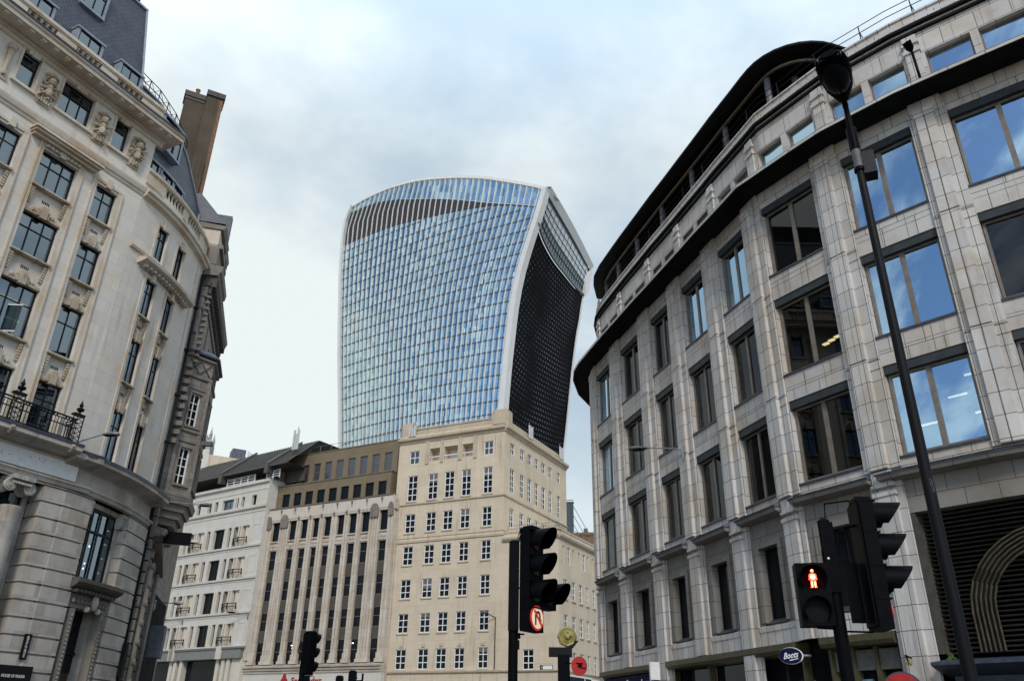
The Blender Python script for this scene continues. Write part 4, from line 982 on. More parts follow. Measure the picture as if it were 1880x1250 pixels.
# ================================================================== GLASS TOWER WITH CURVED SIDES
def interp(t,x):
    if x<=t[0][0]: return t[0][1]
    for (a,b),(c,d) in zip(t,t[1:]):
        if x<=c: return b+(d-b)*(x-a)/(c-a)
    (a,b),(c,d)=t[-2],t[-1]; return d+(d-b)*(x-c)/(c-a)
def smooth(t):
    """dense table through the points (Catmull-Rom)"""
    o=[]
    for i in range(len(t)-1):
        p0,p1,p2,p3=t[max(i-1,0)],t[i],t[i+1],t[min(i+2,len(t)-1)]
        for k in range(8):
            u=k/8; f=lambda a,b,c,d:.5*(2*b+(c-a)*u+(2*a-5*b+4*c-d)*u*u+(3*b-a-3*c+d)*u**3)
            o.append((f(p0[0],p1[0],p2[0],p3[0]),f(p0[1],p1[1],p2[1],p3[1])))
    return o+[t[-1]]
TQ=Vector((-1.27,215.0)); a_=R(-31); D1=Vector((math.cos(a_),math.sin(a_))); N1=Vector((D1.y,-D1.x)); a2_=R(59); D2=Vector((math.cos(a2_),math.sin(a2_)))
LT=smooth([(20,-54),(50,-58),(81.7,-62.2),(96.7,-64.4),(114.5,-67.2),(133.5,-69.7),(148.6,-71.6),(161,-72.5),(170.5,-72.6),(178.4,-70.4)])
RT=smooth([(20,-4),(50,-2.6),(75,-1.4),(81.9,-.9),(95.7,.08),(107,1.24),(116.4,2.32),(126.6,4.27),(136,7.13),(147.1,10.9),(155.8,13.47),(166,15.5)])
BT=smooth([(20,22),(50,27),(75,33.2),(80.7,35.1),(93.8,38.3),(112.4,42.5),(127.9,46.8),(137,50.1),(146,52.6),(162.6,60.7)])
TOP=smooth([(-70.4,178.4),(-62.3,179.3),(-51.1,179.2),(-38,177.3),(-27.5,174.4),(-17.4,171),(-7.7,167),(4.3,161),(10.5,157.8),(13.5,155.8)])
LOW=smooth([(-71.3,161.0),(-47,160.4),(-28.4,158.2),(-7.3,155.1),(6.2,151),(13.5,148)])
UPP=smooth([(-71,175.5),(-59.6,175),(-48.2,172.4),(-29,165.8),(-16.9,160.9),(-7.4,156.8),(4.4,152.4),(13.5,149)])
def TP(u,h,off=0):
    l,r=interp(LT,h),interp(RT,h); s=l+(r-l)*u; d=2.2*4*u*(1-u)+off
    p=TQ+D1*s+N1*d; return (p.x,p.y,h)
def TS(u,h): l,r=interp(LT,h),interp(RT,h); return l+(r-l)*u
def solve(u,T):     # height where the column u meets curve T(s)
    h=165.0
    for _ in range(30): h=.5*h+.5*interp(T,TS(u,h))
    return h
TW=thing('glass_tower',(TQ.x,TQ.y+20,GZ),'tall top-heavy glass tower with curved sides, white fins and a dark louvred flank','skyscraper')
def tower_glass():
    m,nt,P,N,L=mat('tower_glass'); uv=N('ShaderNodeTexCoord').outputs['UV']
    fl=N('ShaderNodeVectorMath'); fl.operation='FLOOR'; L(uv,fl.inputs[0])
    w=N('ShaderNodeTexWhiteNoise'); w.noise_dimensions='2D'; L(fl.outputs[0],w.inputs['Vector'])
    c=mixc(nt,w.outputs['Value'],(.006,.02,.04),(.03,.06,.085))
    c=mixc(nt,w.outputs['Value'],(.34,.52,.58),(.66,.80,.80)); L(c,P.inputs['Base Color']); P.inputs['Roughness'].default_value=.04; P.inputs['Metallic'].default_value=1
    sp=mixc(nt,w.outputs['Value'],(.62,.86,1),(.95,1,1)); L(sp,P.inputs['Specular Tint'])
    # each pane sits a touch differently in its frame
    s=N('ShaderNodeVectorMath'); s.operation='SUBTRACT'; L(w.outputs['Color'],s.inputs[0]); s.inputs[1].default_value=(.5,.5,.5)
    k=N('ShaderNodeVectorMath'); k.operation='SCALE'; L(s.outputs[0],k.inputs[0]); k.inputs['Scale'].default_value=.05
    a=N('ShaderNodeVectorMath'); a.operation='ADD'; L(N('ShaderNodeNewGeometry').outputs['Normal'],a.inputs[0]); L(k.outputs[0],a.inputs[1])
    n=N('ShaderNodeVectorMath'); n.operation='NORMALIZE'; L(a.outputs[0],n.inputs[0]); L(n.outputs[0],P.inputs['Normal'])
    return m
M['tglass']=tower_glass()
def emit_glass():
    m,nt,P,N,L=mat('pale_roof_glass'); P.inputs['Base Color'].default_value=(.8,.83,.85,1); P.inputs['Roughness'].default_value=.3; out=nt.nodes['Material Output']
    t=N('ShaderNodeBsdfTranslucent'); t.inputs[0].default_value=(.85,.9,.92,1); x=N('ShaderNodeMixShader'); x.inputs[0].default_value=.5; L(P.outputs[0],x.inputs[1]); L(t.outputs[0],x.inputs[2]); L(x.outputs[0],out.inputs[0]); return m
M['tdark']=plain('dark_plant_band',(.030,.027,.028),.6,0,.2,.5)
M['fin']=plain('white_fin',(.62,.615,.60),.45,0,.05,.3)
def louvre():
    m,nt,P,N,L=mat('perforated_louvres'); uv=N('ShaderNodeTexCoord').outputs['UV']
    b=N('ShaderNodeTexBrick'); L(uv,b.inputs['Vector']); b.inputs['Scale'].default_value=1; b.inputs['Brick Width'].default_value=1.9; b.inputs['Row Height'].default_value=1.7; b.inputs['Mortar Size'].default_value=.6; b.inputs['Mortar Smooth'].default_value=.1
    n=noise(nt,mapping(nt,uv,(.05,.035,1)),1,4,.6); f=N('ShaderNodeMath'); f.operation='MULTIPLY'
    inv=N('ShaderNodeMath'); inv.operation='SUBTRACT'; inv.inputs[0].default_value=1; L(b.outputs['Fac'],inv.inputs[1]); L(inv.outputs[0],f.inputs[0]); L(ramp(nt,n,.36,.66),f.inputs[1])
    L(mixc(nt,f.outputs[0],(.005,.0055,.007),(.115,.125,.14)),P.inputs['Base Color']); P.inputs['Roughness'].default_value=.8; P.inputs['Specular IOR Level'].default_value=.05
    return m
M['louvre']=louvre()
NU=36
b=MB()
def rows_between(u0,u1,fa,fb,m,bands=None):
    pass
for i in range(NU):
    u0,u1=i/NU,(i+1)/NU
    l0,l1=solve(u0,LOW),solve(u1,LOW); p0,p1=solve(u0,UPP),solve(u1,UPP); t0,t1=solve(u0,TOP)-.6,solve(u1,TOP)-.6
    h=GZ
    while True:
        e0,e1=min(h+4,l0),min(h+4,l1)
        b.face([TP(u0,min(h,l0)),TP(u1,min(h,l1)),TP(u1,e1),TP(u0,e0)],[(i*2,h/2),(i*2+2,h/2),(i*2+2,h/2+2),(i*2,h/2+2)],0)
        h+=4
        if h>=max(l0,l1): break
    b.face([TP(u0,l0,-.2),TP(u1,l1,-.2),TP(u1,p1,-.2),TP(u0,p0,-.2)],None,1)
    if t0>p0+.1: 
        n=3
        for k in range(n):
            f=lambda a,c,t:a+(c-a)*t
            b.face([TP(u0,f(p0,t0,k/n)),TP(u1,f(p1,t1,k/n)),TP(u1,f(p1,t1,(k+1)/n)),TP(u0,f(p0,t0,(k+1)/n))],[(i*2,90+k),(i*2+2,90+k),(i*2+2,91+k),(i*2,91+k)],0)
obj('glass_front',b,[M['tglass'],M['tdark']],TW)
b=MB()
for h in range(2,180,4):
    for i in range(NU):
        u0,u1=i/NU,(i+1)/NU
        if h+1.0<solve((u0+u1)/2,LOW):
            b.face([TP(u0,h,.12),TP(u1,h,.12),TP(u1,h+.36,.12),TP(u0,h+.36,.12)],None,0); b.face([TP(u0,h+.42,.12),TP(u1,h+.42,.12),TP(u1,h+.42,0),TP(u0,h+.42,0)]); b.face([TP(u0,h,0),TP(u1,h,0),TP(u1,h,.12),TP(u0,h,.12)])
for i in range(NU*2+1):
    if i%2:
        u=i/NU/2; T=solve(u,LOW); p=[60+(T-60)*k/8 for k in range(9)]
        for x,y in zip(p,p[1:]): b.face([TP(u-.0012,x,.1),TP(u+.0012,x,.1),TP(u+.0012,y,.1),TP(u-.0012,y,.1)],None,0)
obj('glazing_bars',b,plain('grey_glazing_bar',(.085,.10,.12),.6,0,.1,1,.2),TW)
for i in range(1,NU):
    u=i/NU; T=solve(u,TOP)+.2; b=MB(); n=12; w=.115/72
    hs=[max(GZ,45)+(T-45)*k/n for k in range(n+1)]; f=lambda x,h,o:TP(u+x,h,o)
    for x,y in zip(hs,hs[1:]):
        b.face([f(-w,x,.42),f(w,x,.42),f(w,y,.42),f(-w,y,.42)]); b.face([f(-w,x,0),f(-w,x,.42),f(-w,y,.42),f(-w,y,0)]); b.face([f(w,x,.42),f(w,x,0),f(w,y,0),f(w,y,.42)])
    b.face([f(-w,T,0),f(-w,T,.42),f(w,T,.42),f(w,T,0)])
    obj('fin',b,M['fin'],TW)
# white bands that frame the front
def band(us,w0,w1,h0,tops,off0,off1,name):
    b=MB(); n=24
    hs=[h0+(tops-h0)*k/n for k in range(n+1)]
    def g(x,h,o): 
        s=(interp(LT,h) if us==0 else interp(RT,h))+x; p=TQ+D1*s+N1*o; return (p.x,p.y,h)
    for x,y in zip(hs,hs[1:]):
        b.face([g(w0,x,off1),g(w1,x,off1),g(w1,y,off1),g(w0,y,off1)]); b.face([g(w0,x,off0),g(w0,x,off1),g(w0,y,off1),g(w0,y,off0)]); b.face([g(w1,x,off1),g(w1,x,off0),g(w1,y,off0),g(w1,y,off1)])
    return obj(name,b,M['fin'],TW)
band(0,-.3,.7,20,178.2,-3,1.2,'edge_band'); band(1,-1.2,.6,20,155.8,-1.5,1.2,'edge_band')
b=MB(); n=40
for k in range(n):
    u0,u1=k/n,(k+1)/n; a0,a1=solve(u0,TOP),solve(u1,TOP)
    b.face([TP(u0,a0-.9,.5),TP(u1,a1-.9,.5),TP(u1,a1+.2,.3),TP(u0,a0+.2,.3)]); b.face([TP(u0,a0+.2,.3),TP(u1,a1+.2,.3),TP(u1,a1+.6,-9),TP(u0,a0+.6,-9)]); b.face([TP(u0,a0-1.4,-.3),TP(u0,a0-.9,.5),TP(u1,a1-.9,.5),TP(u1,a1-1.4,-.3)][::-1])
obj('roof_edge',b,M['fin'],TW)
# flank
def TSd(v,h,o=0):
    r=TQ+D1*interp(RT,h); q=TQ+D2*interp(BT,h); p=r*(1-v)+q*v+D1*o; return (p.x,p.y,h)
DK=smooth([(0,143.5),(.14,141.8),(.36,141.2),(.6,142.4),(.81,143.8),(1,146)])
b=MB(); nv=24;nh=22
for i in range(nv):
    v0,v1=i/nv,(i+1)/nv
    for k in range(nh):
        f=lambda v,t:20+(interp(DK,v)-20)*t
        # the louvre rows sag like the top edge
        b.face([TSd(v0,f(v0,k/nh)),TSd(v1,f(v1,k/nh)),TSd(v1,f(v1,(k+1)/nh)),TSd(v0,f(v0,(k+1)/nh))],[(v0*46,k*5.6),(v1*46,k*5.6),(v1*46,k*5.6+5.6),(v0*46,k*5.6+5.6)])
obj('louvred_flank',b,M['louvre'],TW)
b=MB(); b.tube([TSd(k/20,interp(DK,k/20)+.4,.5) for k in range(21)],.55,6); obj('flank_rim',b,M['galv'],TW)
rt=TQ+D1*13.47; bt=TQ+D2*60.7
def RB(v): p=rt*(1-v)+bt*v; return Vector((p.x,p.y,155.8*(1-v)+162.6*v+1.2*math.sin(math.pi*v)))
def GD(v,t,o=0): a=Vector(TSd(v,interp(DK,v)+.6)); r=a*(1-t)+RB(v)*t; return (r.x+D1.x*o,r.y+D1.y*o,r.z)
def zone(t0,t1,mm,name,nv=16,o=0,par=TW):
    b=MB()
    for i in range(nv): b.face([GD(i/nv,t0,o),GD((i+1)/nv,t0,o),GD((i+1)/nv,t1,o),GD(i/nv,t1,o)],[(i,t0*10),(i+1,t0*10),(i+1,t1*10),(i,t1*10)])
    return obj(name,b,mm,par)
teal=glass_dark('teal_glass',(.03,.085,.095),1.7); wg=emit_glass()
g1=zone(.0,.36,teal,'sky_garden_glass'); g2=zone(.36,.80,wg,'roof_glazing'); zone(.80,.88,M['canopy'],'roof_gutter',o=.3)
b=MB()
for t in (.36,.505,.65): b.tube([GD(k/20,t,.25) for k in range(21)],.16,5)
for k in range(1,14): b.tube([GD(k/14,.36,.2),GD(k/14,.8,.2)],.09,5)
obj('glazing_bars',b,M['tdark'],g2)
b=MB()
for k in range(1,22): b.tube([GD(k/22,.0,.15),GD(k/22,.36,.15)],.12,5)
b.tube([GD(k/20,.2,.15) for k in range(21)],.12,5); obj('glazing_bars',b,M['tdark'],g1)
b=MB(); n=20
for k in range(n):
    v0,v1=k/n,(k+1)/n; A,B=Vector(GD(v0,.88,.5)),Vector(GD(v1,.88,.5)); C,E=RB(v1)+Vector((D1.x*1.6,D1.y*1.6,.3)),RB(v0)+Vector((D1.x*1.6,D1.y*1.6,.3)); U=Vector((-D1.x*6,-D1.y*6,1.5))
    b.face([A,B,C,E]); b.face([E,C,C+U,E+U])
obj('roof_rib',b,M['fin'],TW)
b=MB()
def g(h,x,o): q=TQ+D2*(interp(BT,h)+x)+D1*o; return (q.x,q.y,h)
b.prism([g(162.8,0,1.5),g(148.2,1.6,1.5),g(145.4,0,1.5),g(154,-3.2,1.5)],tuple(-D1*2.5) +(0,))
for x,y in zip(range(20,146,6),range(26,152,6)):
    y=min(y,146); b.face([g(x,-.5,.5),g(x,.6,.5),g(y,.6,.5),g(y,-.5,.5)]); b.face([g(x,.6,.5),g(x,.6,-2),g(y,.6,-2),g(y,.6,.5)])
obj('rear_edge_band',b,M['fin'],TW)
b=MB()
for x in range(20,150,10):
    y=min(x+10,150); L_=lambda h:TQ+D1*(interp(LT,h)+6)+N1*(-4)
    p,q=L_(x),L_(y); rr,ss=TQ+D2*(interp(BT,x)-1)-D1*1,TQ+D2*(interp(BT,y)-1)-D1*1; e=-N1*30
    b.face([(p.x+e.x,p.y+e.y,x),(p.x,p.y,x),(q.x,q.y,y),(q.x+e.x,q.y+e.y,y)]); b.face([(rr.x,rr.y,x),(p.x+e.x,p.y+e.y,x),(q.x+e.x,q.y+e.y,y),(ss.x,ss.y,y)])
obj('rear_wall',b,M['tdark'],TW)
# ================================================================== RIGHT-HAND BUILDING (faience, curved)
RA=[(8.5,55),(6.8,52.8),(5.7,50.4),(5.2,48.2),(5.15,47.0),(5.32,45.88),(5.92,43.54),(6.31,42.07),(7.,39.63),(7.41,38.14),(8.01,36.15),(8.41,34.75),(9.02,32.66),(9.4,31.29),(10.03,29.27),(10.42,27.94),(11.81,25.69),(12.53,24.59),(14.34,22.61),(15.29,21.78),(17.55,19.9),(18.7,19.05),(21.4,17.25),(22.8,16.4),(25.8,14.9),(29,13.6)]
RP=Path(RA,5)
S_=RP.S[5:]; bays=[(S_[2*i],S_[2*i+1]) for i in range(10)]
SL,SR_=RP.S[0],RP.S[-1]
RBd=thing('curved_faience_building',(16,36,GZ),'curved grey faience office building with a deep dark cornice and roof pavilion','office building')
rows3=[(16.75,20.0),(12.38,15.6),(8.14,11.27)]
o=[(a,c,z0,z1,.42) for a,c in bays for z0,z1 in rows3]
b=MB(); b.wall(RP,SL,SR_,7.75,21.0,o); 
obj('wall',b,M['tile'],RBd)
# inner faces: floors, ceilings, back wall, so the panes look into rooms
b=MB()
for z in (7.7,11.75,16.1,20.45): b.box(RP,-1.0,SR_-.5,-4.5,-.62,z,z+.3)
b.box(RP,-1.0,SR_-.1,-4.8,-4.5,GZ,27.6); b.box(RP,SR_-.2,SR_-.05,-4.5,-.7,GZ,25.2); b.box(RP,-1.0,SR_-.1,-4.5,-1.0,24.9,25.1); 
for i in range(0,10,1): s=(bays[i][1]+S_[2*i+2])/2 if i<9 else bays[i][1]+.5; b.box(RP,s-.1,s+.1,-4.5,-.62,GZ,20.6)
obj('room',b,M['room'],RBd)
coat={(6,0),(6,1),(6,2),(3,0),(4,0),(0,0),(0,1),(7,0),(5,9),(8,0),(8,1),(8,2),(9,0)}
for i,(a,c) in enumerate(bays):
    for r,(z0,z1) in enumerate(rows3):
        window(RBd,RP,a+.03,c-.03,z0+.02,z1-.30,-.30,[.5],[],.17 if c-a>2.3 else .13,M['bronze'],M['g_coat'] if (i,r) in coat else M['g_right'],edge=.09,thick=.10)
    b=MB()
    for z0,z1 in rows3:
        b=MB(); b.box(RP,a+.01,c-.01,-.40,-.03,z1-.31,z1-.01); n=2 if c-a<2.4 else 3
        for k in range(1,n): x=a+(c-a)*k/n; b.box(RP,x-.015,x+.015,-.03,-.02,z1-.31,z1-.01)
        obj('lintel_box',b,M['lintel'],RBd)
    b=MB()
    for z0,z1 in rows3: b=MB(); b.sweep(RP,a-.1,c+.04,[(-.5,z0-.03),(.0,z0-.10),(.05,z0-.10),(.05,z0-.02),(-.24,z0+.08),(-.5,z0+.08)]); obj('sill',b,M['sillm'],RBd)
# piers
for i in range(10):
    a=bays[i-1][1] if i else -1.15; c=bays[i][0]; w=c-a
    b=MB()
    for z0,z1 in ((7.8,11.60),(11.62,15.95),(15.97,20.35)):
        b.box(RP,a+.02,c-.02,-.01,.09,z0,z1,skip='k'); b.box(RP,a+w*.20,c-w*.30,.09,.20,z0,z1+.0,skip='k')
        for f0,f1 in ((.21,.445),(.465,.69)): b.box(RP,a+w*f0,a+w*f1,.20,.235,z0+.02,z1-.02,skip='k')
    for z in (11.55,15.9,11.2,15.5,19.85): 
        b.box(RP,a+.01,c-.01,-.01,.115,z,z+.035,skip='k')
    b.box(RP,a+w*.18,c-w*.28,.09,.27,20.0,20.35,skip='k'); b.box(RP,a+.1,c-.1,0,.12,20.35,20.9)
    # splayed reveal that meets the window on the far side of each pier
    obj('pier',b,M['tile_pier'],RBd)
b=MB(); pass
for i,(a,c) in enumerate(bays):
    for z0,z1 in ((11.5,12.15),(15.85,16.5)): 
        for zz in (z1-.34,): b.box(RP,a+.02,c-.02,0,.006,zz,zz+.012)
    for k in (1/3,2/3):
        x=a+(c-a)*k
        for z0,z1 in ((11.30,12.2),(15.65,16.6),(20.05,20.9)): b.box(RP,x-.008,x+.008,0,.007,z0,z1)
obj('tile_joint',b,M['oldtrim'],RBd)
# deep cornice
b=MB()
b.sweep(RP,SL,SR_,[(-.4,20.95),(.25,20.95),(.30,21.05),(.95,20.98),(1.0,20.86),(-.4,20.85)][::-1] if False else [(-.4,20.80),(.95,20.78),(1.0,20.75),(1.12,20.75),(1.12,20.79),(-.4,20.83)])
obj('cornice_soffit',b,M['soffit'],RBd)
b=MB(); b.sweep(RP,SL,SR_,[(1.0,20.80),(1.13,20.77),(1.16,20.765),(1.16,20.88),(.9,20.885),(-.6,20.95),(-.6,20.86),(1.0,20.82)]); obj('cornice',b,M['tile'],RBd)
b=MB(); b.sweep(RP,SL,SR_,[(.86,20.89),(1.14,20.885),(1.16,20.88),(1.16,20.905),(.86,20.93)])
s=SL+.5
while s<SR_-1: 
    if random.random()<.6: b.box(RP,s,s+random.uniform(.2,.7),.9,1.12,20.89,20.9+random.uniform(.01,.04))
    s+=.6
obj('cornice_flashing',b,M['lead'],RBd)
# attic storey
AO=-.5
aw=[]
for i,(a,c) in enumerate(bays):
    A=a-.35; C=c+.35; m=(A+C)/2; aw+= [(A+.12,m-.14),(m+.14,C-.12)]
b=MB(); b.wall(RP,SL,SR_,20.9,25.2,[(a,c,21.75,23.35,.07 if j<8 else .34) for j,(a,c) in enumerate(aw)],d=AO,depth=.34); obj('attic_wall',b,M['tile'],RBd)
for j,(a,c) in enumerate(aw): window(RBd,RP,a,c,21.75,23.35,AO-(.065 if j<8 else .26),[],[.42],.06,M['bronze'],M['g_coat'] if j>=8 else M['steel'],edge=.07)
b=MB()
for i in range(10):
    a=(bays[i-1][1]+.28) if i else -.9; c=bays[i][0]-.28; m=(a+c)/2; w=min(.26,(c-a)/2)
    b.box(RP,m-w,m+w,AO,AO+.12,21.4,24.3); b.box(RP,m-w-.05,m+w+.05,AO,AO+.18,23.45,23.6); b.box(RP,m-w-.05,m+w+.05,AO,AO+.18,23.85,24.0)
b.sweep(RP,SL,SR_,[(AO,24.42),(AO+.10,24.46),(AO+.10,24.54),(AO,24.56)]); b.sweep(RP,SL,SR_,[(AO,24.72),(AO+.07,24.74),(AO+.16,24.84),(AO+.16,24.9),(AO,24.92)])
b.box(RP,SL,SR_,-1.0,AO-.02,25.2,25.4); b.box(RP,SL,SR_,-1.05,AO+.04,25.38,25.46)
obj('attic_moulding',b,M['tile_pier'],RBd)
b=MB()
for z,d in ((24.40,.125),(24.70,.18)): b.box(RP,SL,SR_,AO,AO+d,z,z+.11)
obj('painted_shadow_line',b,M['soffit'],RBd)  # near-black strips paint in the shade under the attic mouldings
b=MB()
for k in range(60):
    s=SL+.4+k*1.0
    if s>SR_: break
    b.box(RP,s,s+.012,AO,AO+.004,23.4,24.4); 
obj('attic_joint',b,M['oldtrim'],RBd)
b=MB(); TR=21.3
for z in (25.95,26.3):
    P_=[RP.pt(s,-.62,z) for s in RP.cuts(SL+.2,SR_-.2)]; b.tube(P_,.018,6)
s=SL+.6
while s<SR_-.3: b.tube([RP.pt(s,-.62,25.4),RP.pt(s,-.62,26.32)],.022,6); b.tube([RP.pt(s+.12,-.75,25.4),RP.pt(s,-.62,26.0)],.02,5); s+=2.1
obj('roof_railing',b,M['iron'],RBd)
# roof pavilion: recessed glazing, columns, swelling dark eaves
PA=[RP.pt(s,-1.2,0)[:2] for s in [-4.5,-2.6,-1.3]+[.2+1.0*k for k in range(19)]+[18.75]]
e=Vector(PA[-1]); dr=(Vector(PA[-1])-Vector(PA[-2])).normalized(); inn=Vector((-dr.y,dr.x))
for k in range(1,9): 
    t=math.pi/2*k/8; PA.append(tuple(e+dr*(1.9*math.sin(t))+inn*(1.9*(1-math.cos(t)))))
PA.append(tuple(Vector(PA[-1])+inn*6)); PP=Path(PA)
PL=PP.S[-1]
b=MB(); b.box(PP,0,PL,-2.2,-1.6,25.0,27.85,skip='b'); obj('pavilion_wall',b,M['soffit'],RBd)
b=MB(); b.sweep(PP,0,PL,[(-2,27.75),(-.16,27.75),(.0,27.72),(.03,27.85),(.35,27.84),(.76,27.92),(.83,27.97),(.84,28.06),(.5,28.2),(-.4,28.4),(-3.2,28.6),(-3.2,28.0)]); obj('pavilion_roof',b,M['canopy'],RBd)
b=MB(); b.sweep(PP,0,PL-4,[(-.06,27.66),(.05,27.66),(.08,27.74),(.05,27.78),(-.06,27.76)]); obj('eaves_lip',b,M['lip'],RBd)
for s in (-1.9,1.3,4.4,7.9,11.5,15.1,18.9):
    c=RP.pt(s,-1.32,25.0); b=MB(); b.lathe(c,[(.15,0),(.15,2.75)],14); obj('terrace_column',b,M['mauve'],RBd)
b=MB(); c=RP.pt(19.6,-2.4,25.2); b.lathe(c,[(.16,0),(.16,2.6)],14); obj('terrace_column',b,M['mauve'],RBd)
# floodlight on the cornice
t=thing('floodlight',RP.pt(26.0,-.05,21.4),'small black floodlight on a stalk standing on the dark cornice ledge','floodlight')
b=MB(); b.tube([RP.pt(26.05,.1,21.4),RP.pt(26.0,.05,23.2)],.05,6); obj('stalk',b,M['black'],t)
b=MB(); b.lathe(RP.pt(26.0,.05,23.15),[(.05,0),(.14,.12),(.17,.42),(.15,.34)],10,0,(-.5,-.4,.6)); b.box(RP,25.9,26.3,0,.25,21.4,21.5); obj('head',b,M['black'],t)
# storey below the hoods
b=MB(); mo=[]; MZ=(3.72,6.4)
for i,(a,c) in enumerate(bays):
    if i==6: mo.append((S_[12]-.15,S_[15]+.0,2.2,6.32,.8))
    elif i in(7,): pass
    elif i>7: mo.append((a+.35,c-.5,MZ[0],MZ[1],.42))
    else: mo.append((a+.36*(c-a)/2.1,c-.50*(c-a)/2.1,*MZ,.42))
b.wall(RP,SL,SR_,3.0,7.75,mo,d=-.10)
obj('mezzanine_wall',b,M['tile_painted_shade'],RBd)
b=MB()
for i,(a,c) in enumerate(bays):
    if i in (6,7): continue
    x0,x1=mo[min(i,len(mo)-1)][:2] if i<6 else mo[i-1][:2]
    b=MB(); b.box(RP,x0-.22,x0,-.1,-.03,MZ[0],MZ[1]+.2); b.box(RP,x1,x1+.22,-.1,-.03,MZ[0],MZ[1]+.2); b.box(RP,x0,x1,-.1,-.03,MZ[1],MZ[1]+.2); obj('mezzanine_surround',b,M['tile_painted_shade'],RBd)
    window(RBd,RP,x0,x1,MZ[0],MZ[1],-.42,[.5] if c-a>2.4 else [],[],.08,M['steel'],M['g_dark'])
    g=MB(); g.sweep(RP,x0-.02,x1+.02,[(-.5,MZ[0]-.02),(-.05,MZ[0]-.12),(-.02,MZ[0]-.04),(-.4,MZ[0]+.16),(-.5,MZ[0]+.16)]); obj('sill',g,M['sillm'],RBd)
for i in range(10):
    if i==7: continue
    b=MB()
    a=bays[i-1][1] if i else -1.15; c=bays[i][0]; w=c-a
    z0=GZ if i in (0,2,4,6,8,9) or True else 3
    if i in (1,3,5): z0=2.95
    b.box(RP,a+w*.20,c-w*.28,-.12,.14,z0,7.0,skip='k'); b.box(RP,a+w*.05,c-w*.1,-.12,.02,z0,7.5,skip='k'); b.box(RP,a+w*.15,c-w*.23,-.1,.18,6.95,7.08); b.box(RP,a+w*.15,c-w*.23,-.1,.18,7.24,7.34); b.box(RP,a+w*.20,c-w*.28,-.12,.16,7.34,7.75)
    obj('lower_pier',b,M['tile_pier'],RBd)
b=MB()
for i,(a,c) in enumerate(bays):
    if i in (6,): 
        b.sweep(RP,S_[12]-.75,S_[15]+.75,[(-.1,7.36),(.34,7.42),(.40,7.55),(-.1,7.62)]); continue
    if i==7: continue
    b.sweep(RP,a-.32,c+.22,[(-.1,7.36),(.34,7.42),(.40,7.55),(-.1,7.62)])
obj('hood',b,M['tile_painted_shade'],RBd)
b=MB()
for i,(a,c) in enumerate(bays):
    x0,x1=(S_[12]-.8,S_[15]+.8) if i==6 else (a-.36,c+.26)
    if i==7: continue
    b.sweep(RP,x0,x1,[(.0,7.60),(.41,7.54),(.44,7.60),(.0,7.70)])
obj('hood_flashing',b,M['lead'],RBd)
b=MB(); b.sweep(RP,SL,S_[12]-.3,[(-.1,3.4),(-.02,3.42),(-.02,3.6),(-.1,3.64)]); b.box(RP,SL,S_[12]-.9,-.12,-.04,2.95,3.42); obj('shop_band',b,M['tile_pier'],RBd); b=MB(); b.box(RP,S_[16],SR_,-.12,-.04,2.95,3.42); obj('shop_band',b,M['tile_pier'],RBd)
# shops
b=MB(); b.box(RP,SL,S_[12]-.9,-.9,-.55,GZ,2.95); obj('shop_window',b,M['g_dark'],RBd); b=MB(); b.box(RP,S_[15]+.3,SR_,-.9,-.55,GZ,3.0); obj('shop_window',b,M['g_dark'],RBd)
b=MB()
for a,c in ((-.9,6.6),(7.5,17.2),(18.6,21.3)): 
    b.sweep(RP,a,c,[(-.5,2.55),(.10,2.6),(.16,2.72),(.16,2.92),(-.5,2.95)])
    for f in (0,.33,.66,1): x=a+(c-a-.12)*f; b.box(RP,x,x+.12,-.5,-.2,GZ,2.6)
    b.box(RP,a,c,-.5,-.3,1.2,1.3)
obj('shop_frame',b,plain('olive_shop_frame',(.07,.062,.03),.5),RBd)
b=MB(); b.box(RP,18.75,21.1,-.5,-.3,1.9,2.5); obj('shop_transom',b,plain('grey_transom',(.12,.115,.10),.6),RBd)
b=MB(); b.box(RP,19.0,19.95,-.5,-.4,GZ,1.65); obj('shop_door',b,plain('pale_blue_door_glass',(.16,.27,.33),.1),RBd)
b=MB()
for a,z in ((11.2,1.55),(12.4,1.4),(15.4,1.35),(16.3,1.6)): b.box(RP,a,a+.9,-.54,-.48,z,z+.09)
obj('shop_lamp',b,M['light'],RBd)
lb=MB()
for i,z in ((4,14.35),(5,13.7),(5,17.6),(3,13.9),(2,14.2),(1,13.8),(4,13.2),(7,13.4),(7,13.0)):
    a,c=bays[i]; 
    if i==5:
        for k in range(3): lb.box(RP,a+.7+.3*k,a+.95+.3*k,-1.6,-1.45,z+.05*k,z+.05*k+.05)
    elif i==7:
        lb.box(RP,a+1.2,a+2.4,-1.3,-1.2,z,z+.06)
    else: lb.blob(RP.pt(a+.75,-1.2,z),.12,.12,.10,n=6)
obj('ceiling_lamp',lb,M['light_y'],RBd)
lb=MB(); a,c=bays[6]
for x,z in ((a+1.55,9.9),(a+2.2,10.5),(a+2.25,9.2),(a+.45,9.2)): lb.box(RP,x,x+.6,-.85,-.78,z,z+.05)
obj('ceiling_lamp',lb,M['light'],RBd)
